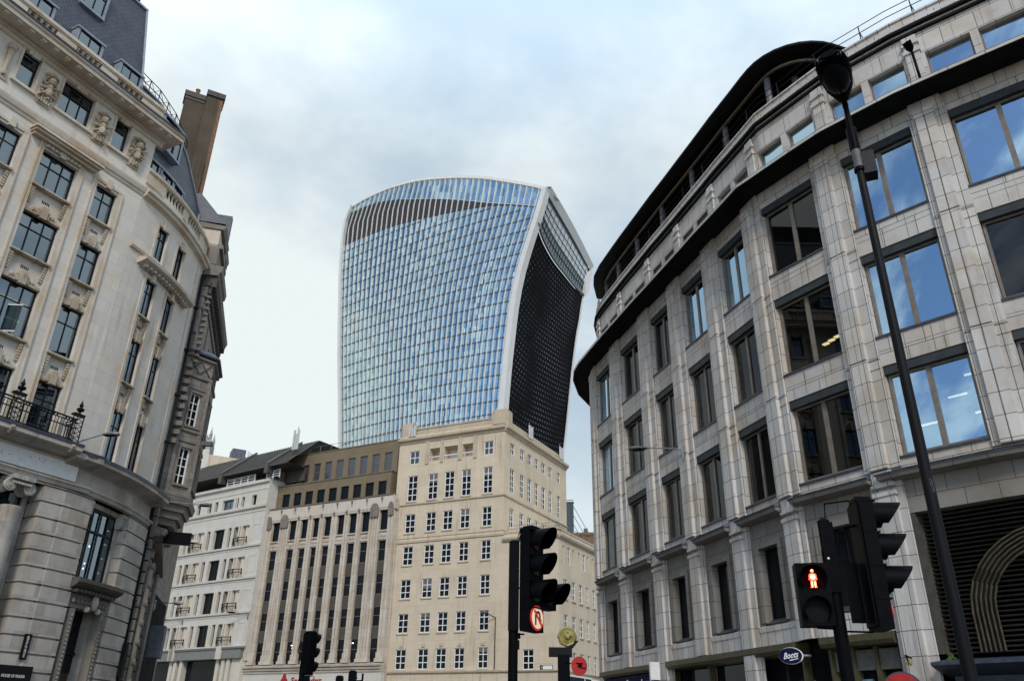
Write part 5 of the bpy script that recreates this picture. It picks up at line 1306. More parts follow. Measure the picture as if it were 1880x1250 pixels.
# louvred grille with an arch
b=MB(); g0,g1=S_[12]-.1,S_[15]; gz0,gz1=2.2,6.32
n=31
for k in range(n):
    z=gz0+(gz1-gz0)*k/n; b.sweep(RP,g0,g1,[(-.75,z+.02),(-.50,z),(-.46,z+.03),(-.70,z+.075)])
b.box(RP,g0-.02,g0+.12,-.8,-.12,gz0,gz1)
obj('grille',b,plain('louvre_bronze',(.07,.065,.055),.6,0,.25,3,.2),RBd)
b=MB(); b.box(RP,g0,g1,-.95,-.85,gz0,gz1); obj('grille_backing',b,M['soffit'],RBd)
b=MB(); cx=26.2
for k in range(6):
    r=2.64-.13*k; pts=[RP.pt(cx-r,-.42,gz0)]+[RP.pt(cx-r*math.cos(math.pi*j/16),-.42,3.3+r*.86*math.sin(math.pi*j/16)) for j in range(17)]+[RP.pt(cx+r,-.42,gz0)]
    b.tube(pts,.028,5)
p=[]
for j in range(17): p.append((cx-2.66*math.cos(math.pi*j/16),3.3+2.66*.86*math.sin(math.pi*j/16)))
q_=[(cx-1.97*math.cos(math.pi*j/16),3.3+1.97*.86*math.sin(math.pi*j/16)) for j in range(17)]
p=[(cx-2.66,gz0)]+p+[(cx+2.66,gz0)]; q_=[(cx-1.97,gz0)]+q_+[(cx+1.97,gz0)]
for (x0,z0),(x1,z1),(x2,z2),(x3,z3) in zip(p,p[1:],q_[1:],q_): b.face([RP.pt(x0,-.45,z0),RP.pt(x3,-.45,z3),RP.pt(x2,-.45,z2),RP.pt(x1,-.45,z1)],None,1)
obj('grille_arch',b,[plain('dull_brass',(.075,.06,.036),.55,0,.3,4,.2),M['soffit']],RBd)
b=MB(); b.sweep(RP,g0+.1,g1+.4,[(-.9,1.45),(.5,1.75),(.75,1.85),(.75,1.93),(-.9,2.15)]); b.box(RP,g0+.3,g1,-.9,-.1,GZ,1.6); obj('entrance_canopy',b,M['leadblue'],RBd)
b=MB()
for k in range(7): b.blob(RP.pt(g0+.28+.04*(k%3),.05-.05*k,2.0+.06*(k%4)),.07,.07,.08,n=6)
t=obj('ledge_weed',b,plain('weed_green',(.03,.07,.012),.8)); tag(t,'small green weed growing on the dark ledge below the louvred grille','plant')
# ------------------------------------------------------------------ signs on this building
def disc(b,c,X,Y,rx,ry,th,m=0,n=32):
    X=Vector(X).normalized();Y=Vector(Y).normalized();Z=X.cross(Y)
    b.prism([Vector(c)+X*(rx*math.cos(2*math.pi*k/n))+Y*(ry*math.sin(2*math.pi*k/n)) for k in range(n)],Z*th,m)
t=thing('oval_shop_sign',RP.pt(17.5,.5,2.4),'dark blue oval shop sign with white script lettering projecting from the faience pier','shop sign')
c=Vector((10.98,27.2,2.43)); c=Vector(RP.pt(17.62,.62,2.43)); X=Vector((.88,-.30,0)).normalized(); Y=Vector((0,0,1))
b=MB(); disc(b,c,X,Y,.37,.245,.10); obj('sign_face',b,M['navy'],t)
b=MB(); disc(b,c-X.cross(Y)*.12+X*.02,X,Y,.395,.265,.12); obj('sign_rim',b,M['whitep'],t)
b=MB(); b.tube([c+X*.4-X.cross(Y)*.05,Vector(RP.pt(17.9,.0,2.43))],.05,6); obj('bracket',b,M['galv'],t)
text('lettering','Boots',.27,c+X.cross(Y)*.105+Vector((0,0,.0)),X+Vector((0,0,.14)),Y,M['whitep'],t,.004,shear=.38,bold=.004,width=.49)
b=MB(); b.prism([c+X.cross(Y)*.105+X*x+Y*y for x,y in ((-.04,-.165),(.24,-.105),(.25,-.085),(-.04,-.135))],X.cross(Y)*.006); obj('underline',b,M['whitep'],t)
t=thing('shop_fascia',RP.pt(3,.2,2.3),'dark blue shop fascia with white lettering at the faience building far end','shop sign')
b=MB(); b.box(RP,-.6,6.3,-.35,.05,1.35,2.55); obj('sign_board',b,M['navy'],t)
Dd,Nn=RP.dirn(3.0); X=(Dd.x,Dd.y,0)
text('lettering','Boots',.75,RP.pt(3.35,.06,2.1),X,(0,0,1),M['whitep'],t,.01,shear=.38,width=1.3)
Dd,Nn=RP.dirn(5.2); X=(Dd.x,Dd.y,0)
text('small_lettering','handy',.5,RP.pt(5.35,.07,2.15),X,(0,0,1),M['whitep'],t,.01,width=1.35)
t=thing('white_hanging_sign',RP.pt(7.0,.5,2.4),'small white rounded hanging sign with blue marks beside the dark blue fascia','shop sign')
b=MB(); b.box(RP,6.75,6.88,.12,.60,2.2,2.95); obj('sign_board',b,M['whitep'],t); b=MB(); b.box(RP,6.73,6.75,.2,.5,2.42,2.56); obj('sign_mark',b,M['navy'],t)
t=thing('station_roundel',RP.pt(21.9,.6,1.2),'red and blue round station sign at the bottom of the pale pier','sign')
c=Vector(RP.pt(21.8,.95,1.18)); X=Vector((.80,-.60,0)); Y=Vector((0,0,1)); Z=X.cross(Y)
b=MB(); disc(b,c-Z*.2,X,Y,.54,.54,.22); obj('drum',b,M['leadblue'],t)
b=MB(); disc(b,c+Z*.02,X,Y,.5,.5,.02); obj('ring',b,M['signred'],t)
b=MB(); disc(b,c+Z*.042,X,Y,.24,.24,.01); obj('centre',b,M['whitep'],t)
b=MB(); b.prism([c+Z*.055+X*x+Y*y for x,y in ((-.56,-.11),(.56,-.11),(.56,.11),(-.56,.11))],Z*.01); obj('bar',b,M['navy'],t)
b=MB(); b.tube([c-Z*.1-X*.1,Vector(RP.pt(22.0,0,1.18))],.05,6); obj('bracket',b,M['iron'],t)
t=thing('yellow_alarm_box',RP.pt(21.85,.2,2.05),'tiny yellow box on a bracket on the pale pier above the round station sign','alarm')
b=MB(); b.tube([RP.pt(21.75,.14,2.12),RP.pt(21.75,.4,2.18),RP.pt(21.85,.5,2.02)],.03,6); obj('bracket',b,M['black'],t); b=MB(); b.blob(RP.pt(21.87,.45,2.0),.07,.09,.11); obj('lamp',b,M['yellow'],t)
# ================================================================== GROUND
b=MB(); b.face([(-400,-300,GZ-.02),(500,-300,GZ-.02),(500,700,GZ-.02),(-400,700,GZ-.02)]); struct('ground',b,M['paving'])
b=MB(); b.face([(-16,-120,GZ-.012),(9,-120,GZ-.012),(9,20,GZ-.012),(1,45,GZ-.012),(2,72,GZ-.012),(40,92,GZ-.012),(34,100,GZ-.012),(-6,82,GZ-.012),(-44,100,GZ-.012),(-50,94,GZ-.012),(-14,74,GZ-.012),(-16,40,GZ-.012),(-24,20,GZ-.012)]); struct('road',b,M['asphalt'])
b=MB()
for P,s0,s1,w in ((RP,-6,36,3.4),(LF,-23,5.8,3.2),(LC,.1,7.8,3.2),(NP2,.2,15,3.0)): b.box(P,s0,s1,.0,w,GZ-.02,GZ+.11,skip='b')
for P,s0,s1 in ((FC,-1.5,22),(FB,-2.3,18),(FWh,-22,9)): b.box(P,s0,s1,.21,3.8,GZ-.02,GZ+.11,skip='b')
struct('pavement',b,M['paving'])
b=MB()
for k in range(14): b.face([(-4.0,-30+6*k,GZ-.006),(-3.85,-30+6*k,GZ-.006),(-3.85,-27+6*k,GZ-.006),(-4.0,-27+6*k,GZ-.006)])
struct('road_marking',b,M['roadpaint'])
# ================================================================== STREET LAMP (near, right)
px,py=5.22,9.70
t=thing('street_lamp',(px,py,GZ),'tall black street lamp column with a flat lantern, close on the right','street lamp')
def worn():
    m,nt,P,N,L=mat('worn_black_paint'); pos=N('ShaderNodeNewGeometry').outputs['Position']
    n=noise(nt,mapping(nt,pos,(4,4,1.3)),1.6,7,.75); f=ramp(nt,n,.62,.655)
    L(mixc(nt,f,(.004,.0044,.0056),(.07,.074,.08)),P.inputs['Base Color']); P.inputs['Roughness'].default_value=.55; P.inputs['Specular IOR Level'].default_value=.15; return m
b=MB(); b.tube([(px,py,GZ),(px,py,.1)],.13,14); b.tube([(px,py,.1),(px,py,7.75)],.080,14,r2=.056); obj('column',b,worn(),t)
b=MB(); b.tube([(px,py,7.75),(px,py,8.08)],.066,14); obj('collar',b,M['paintgrey'],t)
b=MB(); b.tube([(px,py,8.08),(px,py,8.5)],.078,14); b.tube([(px,py,8.5),(px,py,8.75),(px-.03,py-.05,8.92),(px-.1,py-.16,9.0)],.045,10); obj('neck',b,M['pole'],t)
b=MB(); v=Vector((-.53,-.85,.0)).normalized(); w=Vector((v.y,-v.x,0)); o=Vector((px-.05,py-.08,9.0))
prof=[(0,.07,.06),(.12,.12,.09),(.3,.19,.13),(.62,.235,.15),(.9,.235,.13),(1.05,.20,.10),(1.12,.12,.07)]
rg=[[o+v*x+w*(r*math.cos(2*math.pi*k/14))+Vector((0,0,1))*(h*math.sin(2*math.pi*k/14)*(.55 if math.sin(2*math.pi*k/14)<0 else 1)) for k in range(14)] for x,r,h in prof]
for A,B in zip(rg,rg[1:]):
    for k in range(14): b.face([A[k],B[k],B[(k+1)%14],A[(k+1)%14]],None,0,True)
b.face(rg[0]); b.face(rg[-1][::-1])
obj('lantern',b,M['pole'],t)
b=MB(); c=o+v*.62
for k in range(16): 
    a=2*math.pi*k/16; 
b.blob(c+Vector((0,0,-.07)),.19,.36,.06,0,w,v,(0,0,1),12); obj('lens',b,glass_dark('smoked_lens',(.010,.011,.012),1.5,.3,.25),t)
b=MB()
for k in range(9): b.obox(o+v*1.06+w*(-.16+.04*k)+Vector((0,0,-.02)),w*.009,v*.03,Vector((0,0,.02)))
obj('lens_rib',b,M['paintgrey'],t)
t2=tag(None or thing('lamp_control_box',(px,py,7.8),'dark box strapped to the side of the near lamp column','control box'),'dark box strapped to the side of the near lamp column','control box')
b=MB(); b.obox((px+.17,py+.02,7.80),(.085,-.035,0),(.05,.11,0),(0,0,.19)); b.obox((px+.18,py+.02,8.0),(.07,-.03,0),(.04,.09,0),(0,0,.03)); obj('cabinet',b,M['steel'],t2,bevel=.03)
b=MB(); b.tube([(px,py,7.68),(px,py,7.73)],.08,14); b.obox((px+.08,py+.02,7.8),(.04,-.01,0),(.01,.04,0),(0,0,.05)); obj('strap',b,M['pole'],t2)
# ================================================================== TRAFFIC SIGNALS
def hood(b,c,f,r,ln,m=0):
    """visor: open half tube round axis f"""
    f=Vector(f).normalized(); w=f.cross(Vector((0,0,1))).normalized(); u=Vector((0,0,1)); n=18; c=Vector(c)
    A=[];B=[];th=.010
    for k in range(n+1):
        a=-math.pi*.22+math.pi*1.44*k/n; d=w*math.cos(a)+u*math.sin(a); l=ln*(.45+.55*max(0,(math.sin(a)+.62)/1.62))
        A.append((c+d*r,c+d*r+f*l)); B.append((c+d*(r-th),c+d*(r-th)+f*l))
    for k in range(n):
        b.face([A[k][0],A[k][1],A[k+1][1],A[k+1][0]],None,m,True); b.face([B[k][0],B[k+1][0],B[k+1][1],B[k][1]],None,m,True); b.face([A[k][1],B[k][1],B[k+1][1],A[k+1][1]],None,m)
def signal_head(par,top,f,sign=True,extra=True,sh=None,hl=.27):
    """top: centre of the top of the housing; f: the way it faces"""
    f=Vector((f[0],f[1],0)).normalized(); w=Vector((0,0,1)).cross(f); u=Vector((0,0,1)); top=Vector(top); s=.30
    b=MB(); H=s*3+(.28 if sign else .0)
    b.obox(top-u*H/2-f*.02,w*.155,f*.065,u*H/2); b.obox(top-u*(H/2)-f*.095,w*.13,f*.012,u*(H/2-.03))
    for k in range(4): b.obox(top-u*(.02+s*k*.999),w*.159,f*.069,u*.008)
    b.obox(top+u*.012-f*.02,w*.10,f*.07,u*.02)
    if extra: b.obox(top-u*(s*2.5)+w*.30-f*.02,w*.145,f*.065,u*.15)
    h=obj('signal_head',b,M['black'],par,bevel=.012)
    for k in range(3):
        b=MB(); hood(b,top-u*(s*(k+.5)-.01)+f*.04,f,.135,hl); obj('visor',b,M['black'],h)
        b=MB(); b.lathe(top-u*(s*(k+.5))+f*.045,[(.105,0),(.10,.012),(.05,.024)],18,0,tuple(f)); obj('lens',b,[plain('red_lens_off',(.03,.004,.004),.3),plain('amber_lens_off',(.03,.015,.003),.3),plain('green_lens_off',(.002,.02,.010),.3)][k],h)
    if extra:
        b=MB(); hood(b,top-u*(s*2.5)+w*.30+f*.04,f,.135,hl); obj('visor',b,M['black'],h)
        b=MB(); b.lathe(top-u*(s*2.5)+w*.30+f*.045,[(.105,0),(.10,.012)],18,0,tuple(f)); obj('lens',b,plain('arrow_lens_off',(.002,.02,.010),.3),h)
    if sign:
        c=top-u*(s*3+.13)+f*.048
        b=MB(); b.lathe(c,[(.140,0),(.140,.012)],28,0,tuple(f)); so=obj('prohibition_sign',b,M['signlit_red'],par)
        b=MB(); b.lathe(c+f*.013,[(.118,0),(.118,.003)],28,0,tuple(f)); obj('sign_face',b,M['signlit_white'],so)
        b=MB(); X=w;  # seen from the front +w is to the right
        p=[]; 
        pts=[(-.045,-.075),(-.045,.02)]+[(-.045*math.cos(math.pi*j/8),.02+.045*math.sin(math.pi*j/8)) for j in range(1,8)]+[(.045,.02),(.045,-.02)]
        for (x0,y0),(x1,y1) in zip(pts,pts[1:]):
            m=((x0+x1)/2,(y0+y1)/2); dx,dy=x1-x0,y1-y0; l=math.hypot(dx,dy)
            b.obox(c+f*.019+X*m[0]+u*m[1],(X*dx+u*dy)*.55,(X*(-dy)+u*dx)/l*.0125,f*.002)
        b.prism([c+f*.018+X*x+u*y for x,y in ((.010,-.015),(.080,-.015),(.045,-.065))],f*.004); obj('u_turn_arrow',b,M['black'],so)
        b=MB(); b.obox(c+f*.025,(X*.083-u*.083),(X+u)*.009,f*.002); obj('red_slash',b,M['signlit_red'],so)
    return h
M['signlit_red']=emit('lit_sign_red',(.45,.025,.015),.25); M['signlit_white']=emit('lit_sign_white',(.80,.58,.40),.3); M['redman']=emit('red_man',(1,.10,.03),1.6); M['redman_core']=emit('red_man_core',(1,.50,.25),2.2)
# centre signal
cx,cy=.075,9.85
t=thing('traffic_signal',(cx,cy,GZ),'black traffic signal with a lit no U-turn sign in front of the cream building','traffic light','black traffic signals')
b=MB(); b.tube([(cx,cy,GZ),(cx-.005,cy,2.06)],.057,14); b.lathe((cx-.005,cy,2.05),[(.062,0),(.062,.03),(.03,.05)],14); b.obox((cx-.005,cy-.055,1.55),(.062,0,0),(0,.02,0),(0,0,.5)); obj('post',b,M['black'],t)
fc=(.82,-.57); fv=Vector((*fc,0)).normalized(); top=Vector((.30,9.80,2.22))
signal_head(t,top,fc)
b=MB(); hb=top-fv*.12-Vector((0,0,.02))
b.tube([(cx,cy,2.0),(cx+.07,cy,2.235),(hb.x,hb.y,2.24)],.010,6); b.tube([(cx+.02,cy,2.0),(cx+.075,cy,2.18),(cx+.08,cy,2.24)],.008,6)
b.tube([(cx,cy,1.02),(hb.x,hb.y,1.02)],.010,6); b.obox((cx+.05,cy,1.0),(.03,0,0),(0,.03,0),(0,0,.03))
b.obox((cx+.04,cy-.02,.90),(.03,0,0),(0,.02,0),(0,0,.05))
b.tube([(hb.x,hb.y-.02,2.02),(cx+.12,cy-.06,1.93),(cx+.09,cy-.06,1.75),(cx+.13,cy-.06,1.60),(cx+.07,cy-.05,1.52),(cx+.03,cy-.05,1.56)],.014,8)
obj('bracket',b,M['black'],t)
# right signal
rx,ry=3.09,7.82
t=thing('traffic_signal',(rx,ry,GZ),'black traffic signal seen side-on beside a lit red man crossing light','traffic light','black traffic signals')
b=MB(); b.tube([(rx,ry,GZ),(rx,ry,1.62)],.062,14); b.tube([(rx,ry,1.6),(rx,ry,1.90)],.058,14); b.lathe((rx,ry,1.90),[(.06,0),(.03,.03)],14); b.obox((rx+.0,ry-.058,1.55),(.058,0,0),(0,.015,0),(0,0,.33)); obj('post',b,M['black'],t)
b=MB(); b.lathe((rx-.035,ry-.075,1.53),[(.012,0),(.010,.006)],10,0,(0,-1,0)); obj('stud',b,M['whitep'],t)
fc=(.997,-.08); top=Vector((3.43,7.66,2.055)); signal_head(t,top,fc,hl=.31)
b=MB(); b.tube([(rx+.02,ry,1.88),(rx+.03,ry-.02,2.07),(top.x-.12,top.y,2.07)],.009,6); b.tube([(rx,ry,.88),(top.x-.1,top.y,.86)],.010,6)
b.tube([(top.x-.1,top.y,1.83),(rx+.16,ry-.06,1.83),(rx+.09,ry-.06,1.76),(rx+.07,ry-.06,1.55)],.015,8); b.tube([(rx-.04,ry-.06,1.52),(rx-.09,ry-.05,1.45),(rx-.11,ry-.02,1.35)],.010,6)
b.obox((rx+.17,ry-.05,1.22),(.06,0,0),(0,.02,0),(0,0,.27)); b.tube([(rx,ry,.90),(rx-.2,ry+.02,.91)],.010,6)
obj('bracket',b,M['black'],t)
pc=Vector((2.905,7.86,1.49)); fp=Vector((-.20,-1,0)).normalized(); wp=fp.cross(Vector((0,0,1))); u=Vector((0,0,1))
b=MB(); b.obox(pc-u*.285,wp*.15,fp*.09,u*.285); hp=obj('pedestrian_head',b,M['black'],t,bevel=.012)
b=MB(); hood(b,pc-u*.14+fp*.085,fp,.125,.11); hood(b,pc-u*.43+fp*.085,fp,.125,.11); obj('visor',b,M['black'],hp)
b=MB(); b.lathe(pc-u*.43+fp*.088,[(.11,0),(.11,.004)],24,0,tuple(fp)); obj('green_lens',b,plain('dark_lens',(.003,.0035,.004),.5,0,.1,5,.08),hp)
b=MB(); b.lathe(pc-u*.14+fp*.088,[(.115,0),(.115,.004)],24,0,tuple(fp)); obj('red_lens',b,plain('red_lens_dark',(.012,.001,.001),.7,0,.1,5,.02),hp)
def man(sc,m,off,name):
    b=MB(); c=pc-u*.145+fp*(.094+off); P2=lambda x,z:c+wp*x*sc+u*z*sc
    b.prism([P2(.019*math.cos(2*math.pi*k/14),.072+.02*math.sin(2*math.pi*k/14)) for k in range(14)],fp*.004)
    body=[(-.012,.05),(.012,.05),(.036,.042),(.043,.022),(.050,-.012),(.038,-.018),(.031,.008),(.027,-.01),(.026,-.055),(.03,-.085),(.036,-.092),(.005,-.092),(.003,-.03)]
    body=body+[(-x,z) for x,z in body[::-1]]
    n=len(body)
    b.prism([P2(x,z) for x,z in ((-.03,.047),(.03,.047),(.04,.02),(.028,.0),(.026,-.03),(-.026,-.03),(-.028,.0),(-.04,.02))][::-1],fp*.004)
    for sg in (-1,1):
        b.prism([P2(x*sg,z) for x,z in (((.03,.047),(.042,-.012),(.033,-.018),(.024,.02)) )][::-1 if sg>0 else 1],fp*.004)
        b.prism([P2(x*sg,z) for x,z in (((.027,-.03),(.027,-.08),(.036,-.092),(.006,-.092),(.002,-.03)))][::-1 if sg>0 else 1],fp*.004)
    return obj(name,b,m,hp)
man(.92,M['redman'],0,'red_man')
b=MB(); 
for x,z,rx_,rz in ((0,.072,.011,.012),(0,.015,.024,.028),(-.014,-.055,.008,.03),(.014,-.055,.008,.03)): b.blob(pc-u*.145+fp*.099+wp*x+u*z,rx_,.002,rz,0,wp,fp,u,10)
obj('red_man_core',b,M['redman_core'],hp)
# distant signals
t=thing('traffic_signal',(-4.55,19.48,GZ),'small black back-on traffic signal in front of the pier-fronted bank','traffic light','black traffic signals')
b=MB(); b.tube([(-4.60,19.48,GZ),(-4.60,19.48,1.2)],.06,10); obj('post',b,M['black'],t)
signal_head(t,(-4.50,19.5,1.97),(.55,.83),sign=False,extra=False,hl=.22)
b=MB(); b.tube([(-4.6,19.44,1.45),(-4.74,19.42,1.55),(-4.7,19.42,1.78)],.013,6); b.tube([(-4.6,19.48,1.1),(-4.5,19.48,1.12)],.03,6); obj('bracket',b,M['black'],t)
for (x,y,z,l) in ((-7.28,37.9,2.06,'tip of a distant black signal left of the taller one, before the bus'),(-6.28,35.4,2.12,'tip of a distant black signal, the taller one in front of the red bus'),(-8.75,37.9,2.02,'tip of a distant black signal under the red bank lettering')):
    t=thing('traffic_signal',(x,y,GZ),l,'traffic light','black traffic signals')
    b=MB(); b.tube([(x,y+.14,GZ),(x,y+.14,z-.3)],.06,8); obj('post',b,M['black'],t); signal_head(t,(x,y,z),(.1,1),sign=False,extra=False,hl=.2)
t=thing('security_camera',(-4.1,24.6,GZ),'thin dark security camera mast beside the red bus','camera')
b=MB(); b.tube([(-4.08,24.6,GZ),(-4.08,24.6,1.42)],.03,8); obj('mast',b,M['black'],t); b=MB(); b.tube([(-4.08,24.6,1.24),(-4.3,24.6,1.22)],.02,6); b.obox((-4.3,24.58,1.29),(.07,0,.01),(0,.03,0),(0,0,.03)); b.obox((-4.24,24.58,1.16),(.05,0,0),(0,.03,0),(0,0,.02)); obj('camera',b,M['black'],t)
# bus
bx,by=-8.0,52.5
t=thing('double_decker_bus',(bx,by,GZ),'red double decker bus, only its rounded roof showing in front of the bank','bus')
X=Vector((.97,-.24,0)).normalized(); Y=Vector((-X.y,X.x,0)); o=Vector((bx,by,0)); b=MB()
sec=[(-1.25,GZ+.35),(1.25,GZ+.35),(1.25,2.05),(1.22,2.3),(1.08,2.47),(.7,2.58),(0,2.62),(-.7,2.58),(-1.08,2.47),(-1.22,2.3),(-1.25,2.05)]
ys=[(0,.93,-.22),(.12,.98,-.06),(.4,1,0),(10.4,1,0),(10.8,.97,-.1)]
rg=[[o+X*(x*k)+Y*y+Vector((0,0,z if z<0 else z+dz*(z/2.6)**4)) for x,z in sec] for y,k,dz in ys]
for A,B in zip(rg,rg[1:]):
    for k in range(len(sec)): b.face([A[k],A[(k+1)%len(sec)],B[(k+1)%len(sec)],B[k]],None,0,True)
b.face(rg[0][::-1]); b.face(rg[-1]); obj('body',b,M['red'],t)
b=MB(); b.obox(o-Y*.02+Vector((0,0,1.35)),X*1.05,Y*.03,Vector((0,0,.5))); b.obox(o-Y*.02+Vector((0,0,-.3)),X*1.05,Y*.03,Vector((0,0,.65)))
for sg in (-1,1): b.obox(o+Y*5.4+X*1.245*sg+Vector((0,0,1.35)),X*.02,Y*4.9,Vector((0,0,.42))); b.obox(o+Y*5.4+X*1.245*sg+Vector((0,0,-.2)),X*.02,Y*4.6,Vector((0,0,.45)))
obj('window',b,M['g_dark'],t)
for sg in (-1,1):
    for y in (2.2,8.2):
        b=MB(); b.lathe(o+X*(1.0*sg)+Y*y+Vector((0,0,GZ+.48)),[(.48,0),(.48,.24),(.3,.26)],18,0,tuple(X*sg)); obj('wheel',b,M['iron'],t)
b=MB(); b.obox(o-X*.9+Y*.3+Vector((0,0,2.62)),X*.3,Y*.3,Vector((0,0,.04))); obj('roof_hatch',b,M['whitep'],t)
# post with black box, red disc sign and gilded clock
kx,ky=2.20,31.0
t=thing('clock_sign',(kx,ky,GZ),'small octagonal gold clock on a black bracket by the corner of the cream wing','clock')
b=MB(); b.tube([(kx-.05,ky+.1,GZ),(kx-.05,ky+.1,2.6)],.10,10); b.obox((kx-.25,ky+.1,2.62),(.42,0,0),(0,.12,0),(0,0,.16)); b.prism([(kx-.15,ky+.0,2.75),(kx+.2,ky+.0,2.75),(kx+.42,ky+.0,3.02),(kx+.28,ky+.0,3.02),(kx+.05,ky,2.86)],(0,.14,0)); obj('bracket',b,M['iron'],t)
b=MB(); v=Vector((.18,-1,-.1)); b.lathe((kx,ky-.02,3.14),[(.36,-.1),(.37,0),(.31,.05),(.27,.03),(.12,.05),(.07,.12),(.02,.14)],8,0,tuple(v),sm=False); obj('clock_face',b,M['yellow'],t)
b=MB(); b.obox(Vector((kx+.05,ky-.1,3.14)),(.10,.02,.02),(0,.008,0),(-.01,0,.02)); b.obox(Vector((kx+.02,ky-.1,3.2)),(.015,0,0),(0,.008,0),(0,0,.1)); obj('clock_hand',b,M['iron'],t)
t=thing('round_red_sign',(2.0,25,GZ),'round red sign seen from behind, clamped beside a black post below the gold clock','sign')
b=MB(); b.tube([(1.66,25,GZ),(1.66,25,2.0)],.05,8); b.obox((1.66,24.98,1.2),(.17,0,0),(0,.12,0),(0,0,.85)); obj('post',b,M['black'],t,bevel=.02)
b=MB(); disc(b,(2.10,24.9,1.73),(.93,.30,0),(0,0,1),.245,.265,.02); obj('disc',b,M['signred'],t)
b=MB(); b.tube([(1.7,24.86,1.80),(2.2,24.86,1.80)],.018,6); b.obox((2.12,24.86,1.74),(.06,0,0),(0,.02,0),(0,0,.03)); b.tube([(1.9,24.88,1.70),(2.3,24.9,1.68)],.010,6); obj('clamp',b,M['black'],t)
# ------------------------------------------------------------------ wall-mounted street lamps
def wall_lamp(base,tip,label,m,ln=.75,name='wall_lamp',wd=.17):
    base=Vector(base); tip=Vector(tip); t=thing(name,tuple(base),label,'wall lamp','street lamps bracketed off walls')
    d=(tip-base).normalized(); h=Vector((d.x,d.y,0)).normalized(); w=Vector((h.y,-h.x,0)); u=Vector((0,0,1))
    b=MB(); b.obox(base,w*.09,h*.05,u*.26); b.obox(base-u*.3,w*.06,h*.04,u*.06); obj('wall_plate',b,M['galv'],t)
    b=MB(); b.tube([base+u*.1,base+(tip-base)*.4+u*.1,tip],.03,6); obj('arm',b,M['galv'],t)
    b=MB(); c=tip+h*ln*.45; prof=[(-.5,.05,.04),(-.3,.6,.55),(0,1,.9),(.25,1,1),(.42,.8,.8),(.5,.4,.4)]
    rg=[[c+h*(x*ln)+w*(r*wd*math.cos(2*math.pi*k/12))+u*(z*.14*max(-.35,math.sin(2*math.pi*k/12))) for k in range(12)] for x,r,z in prof]
    for A,B in zip(rg,rg[1:]):
        for k in range(12): b.face([A[k],B[k],B[(k+1)%12],A[(k+1)%12]],None,0,True)
    b.face(rg[0]); b.face(rg[-1][::-1]); obj('lantern',b,m,t)
    b=MB(); b.blob(c-u*.05,wd*.8,ln*.36,.05,0,w,h,u,8); obj('lens',b,M['iron'],t)
    return t
wall_lamp(RP.pt(10.85,.25,11.7),RP.pt(9.9,1.55,12.05),'grey lamp on a thin arm on the faience building, over its second row of windows',M['paintgrey'],.95,wd=.26)
wall_lamp(LF.pt(5.55,.1,11.95),LF.pt(6.05,1.5,12.55),'grey lamp on an arm at the end of the iron balcony',M['galv'],.95,wd=.2)
wall_lamp(NP2.pt(.2,.1,11.5),NP2.pt(.2,2.4,11.6),'long-armed lamp under the oriel of the weathered building',M['paintgrey'],.8)
wall_lamp(NP2.pt(2.2,.3,9.9),NP2.pt(1.9,1.9,9.75),'pale lamp below the oriel, in front of the white office balconies',M['antenna'],.8)
wall_lamp(NP2.pt(6.2,.3,6.7),NP2.pt(5.7,1.4,6.75),'pale lamp head peeping out low on the weathered building',M['antenna'],.7)
wall_lamp(FWh.pt(-3.2,.1,11.9),FWh.pt(-5.2,1.0,12.2),'thin dark lamp on the white office, left of the bank',M['iron'],1.3)
wall_lamp(FWh.pt(9.2,.1,11.9),FWh.pt(7.9,.8,12.3),'thin dark lamp where the white office meets the bank',M['iron'],1.2)
t=thing('wall_lamp',FC.pt(11.9,.3,11),'thin lamp on a tall conduit up the cream building front','wall lamp','street lamps bracketed off walls')
b=MB(); b.tube([FC.pt(11.95,.1,5.6),FC.pt(11.95,.1,10.6)],.05,6); b.tube([FC.pt(11.95,.1,10.6),FC.pt(11.2,.9,11.0)],.05,6); obj('arm',b,M['iron'],t); b=MB(); b.blob(FC.pt(11.1,1.0,11.0),.5,.18,.12,0,(D.x,D.y,0),(D.y,-D.x,0)); obj('lantern',b,M['paintgrey'],t)
t=thing('security_camera',NP.pt(2.5,1.7,15.6),'blue-grey camera on the corner of the oriel','camera')
b=MB(); b.tube([OR.pt(2.0,.0,15.9),OR.pt(2.1,.35,15.8)],.04,6); b.obox(OR.pt(2.15,.5,15.75),(.28,.05,0),(.03,.14,0),(0,0,.13)); obj('housing',b,M['lead'],t,bevel=.03)
t=thing('hanging_sign',NP.pt(.6,.8,9.9),'dark projecting box sign on the weathered building, with white edges','sign')
b=MB(); b.box(NP2,.7,.95,.35,2.3,9.4,10.05); obj('sign_board',b,M['black'],t); b=MB(); b.box(NP2,.98,1.0,.35,2.3,9.36,9.42); b.box(NP2,.68,.97,.30,.36,9.36,10.05); obj('sign_edge',b,M['antenna'],t)
t=thing('hanging_sign',NP.pt(5,.8,4),'grey projecting box sign low on the weathered building','sign')
b=MB(); b.box(NP2,5.2,6.2,.5,1.3,3.6,5.4); obj('sign_board',b,M['lead'],t)
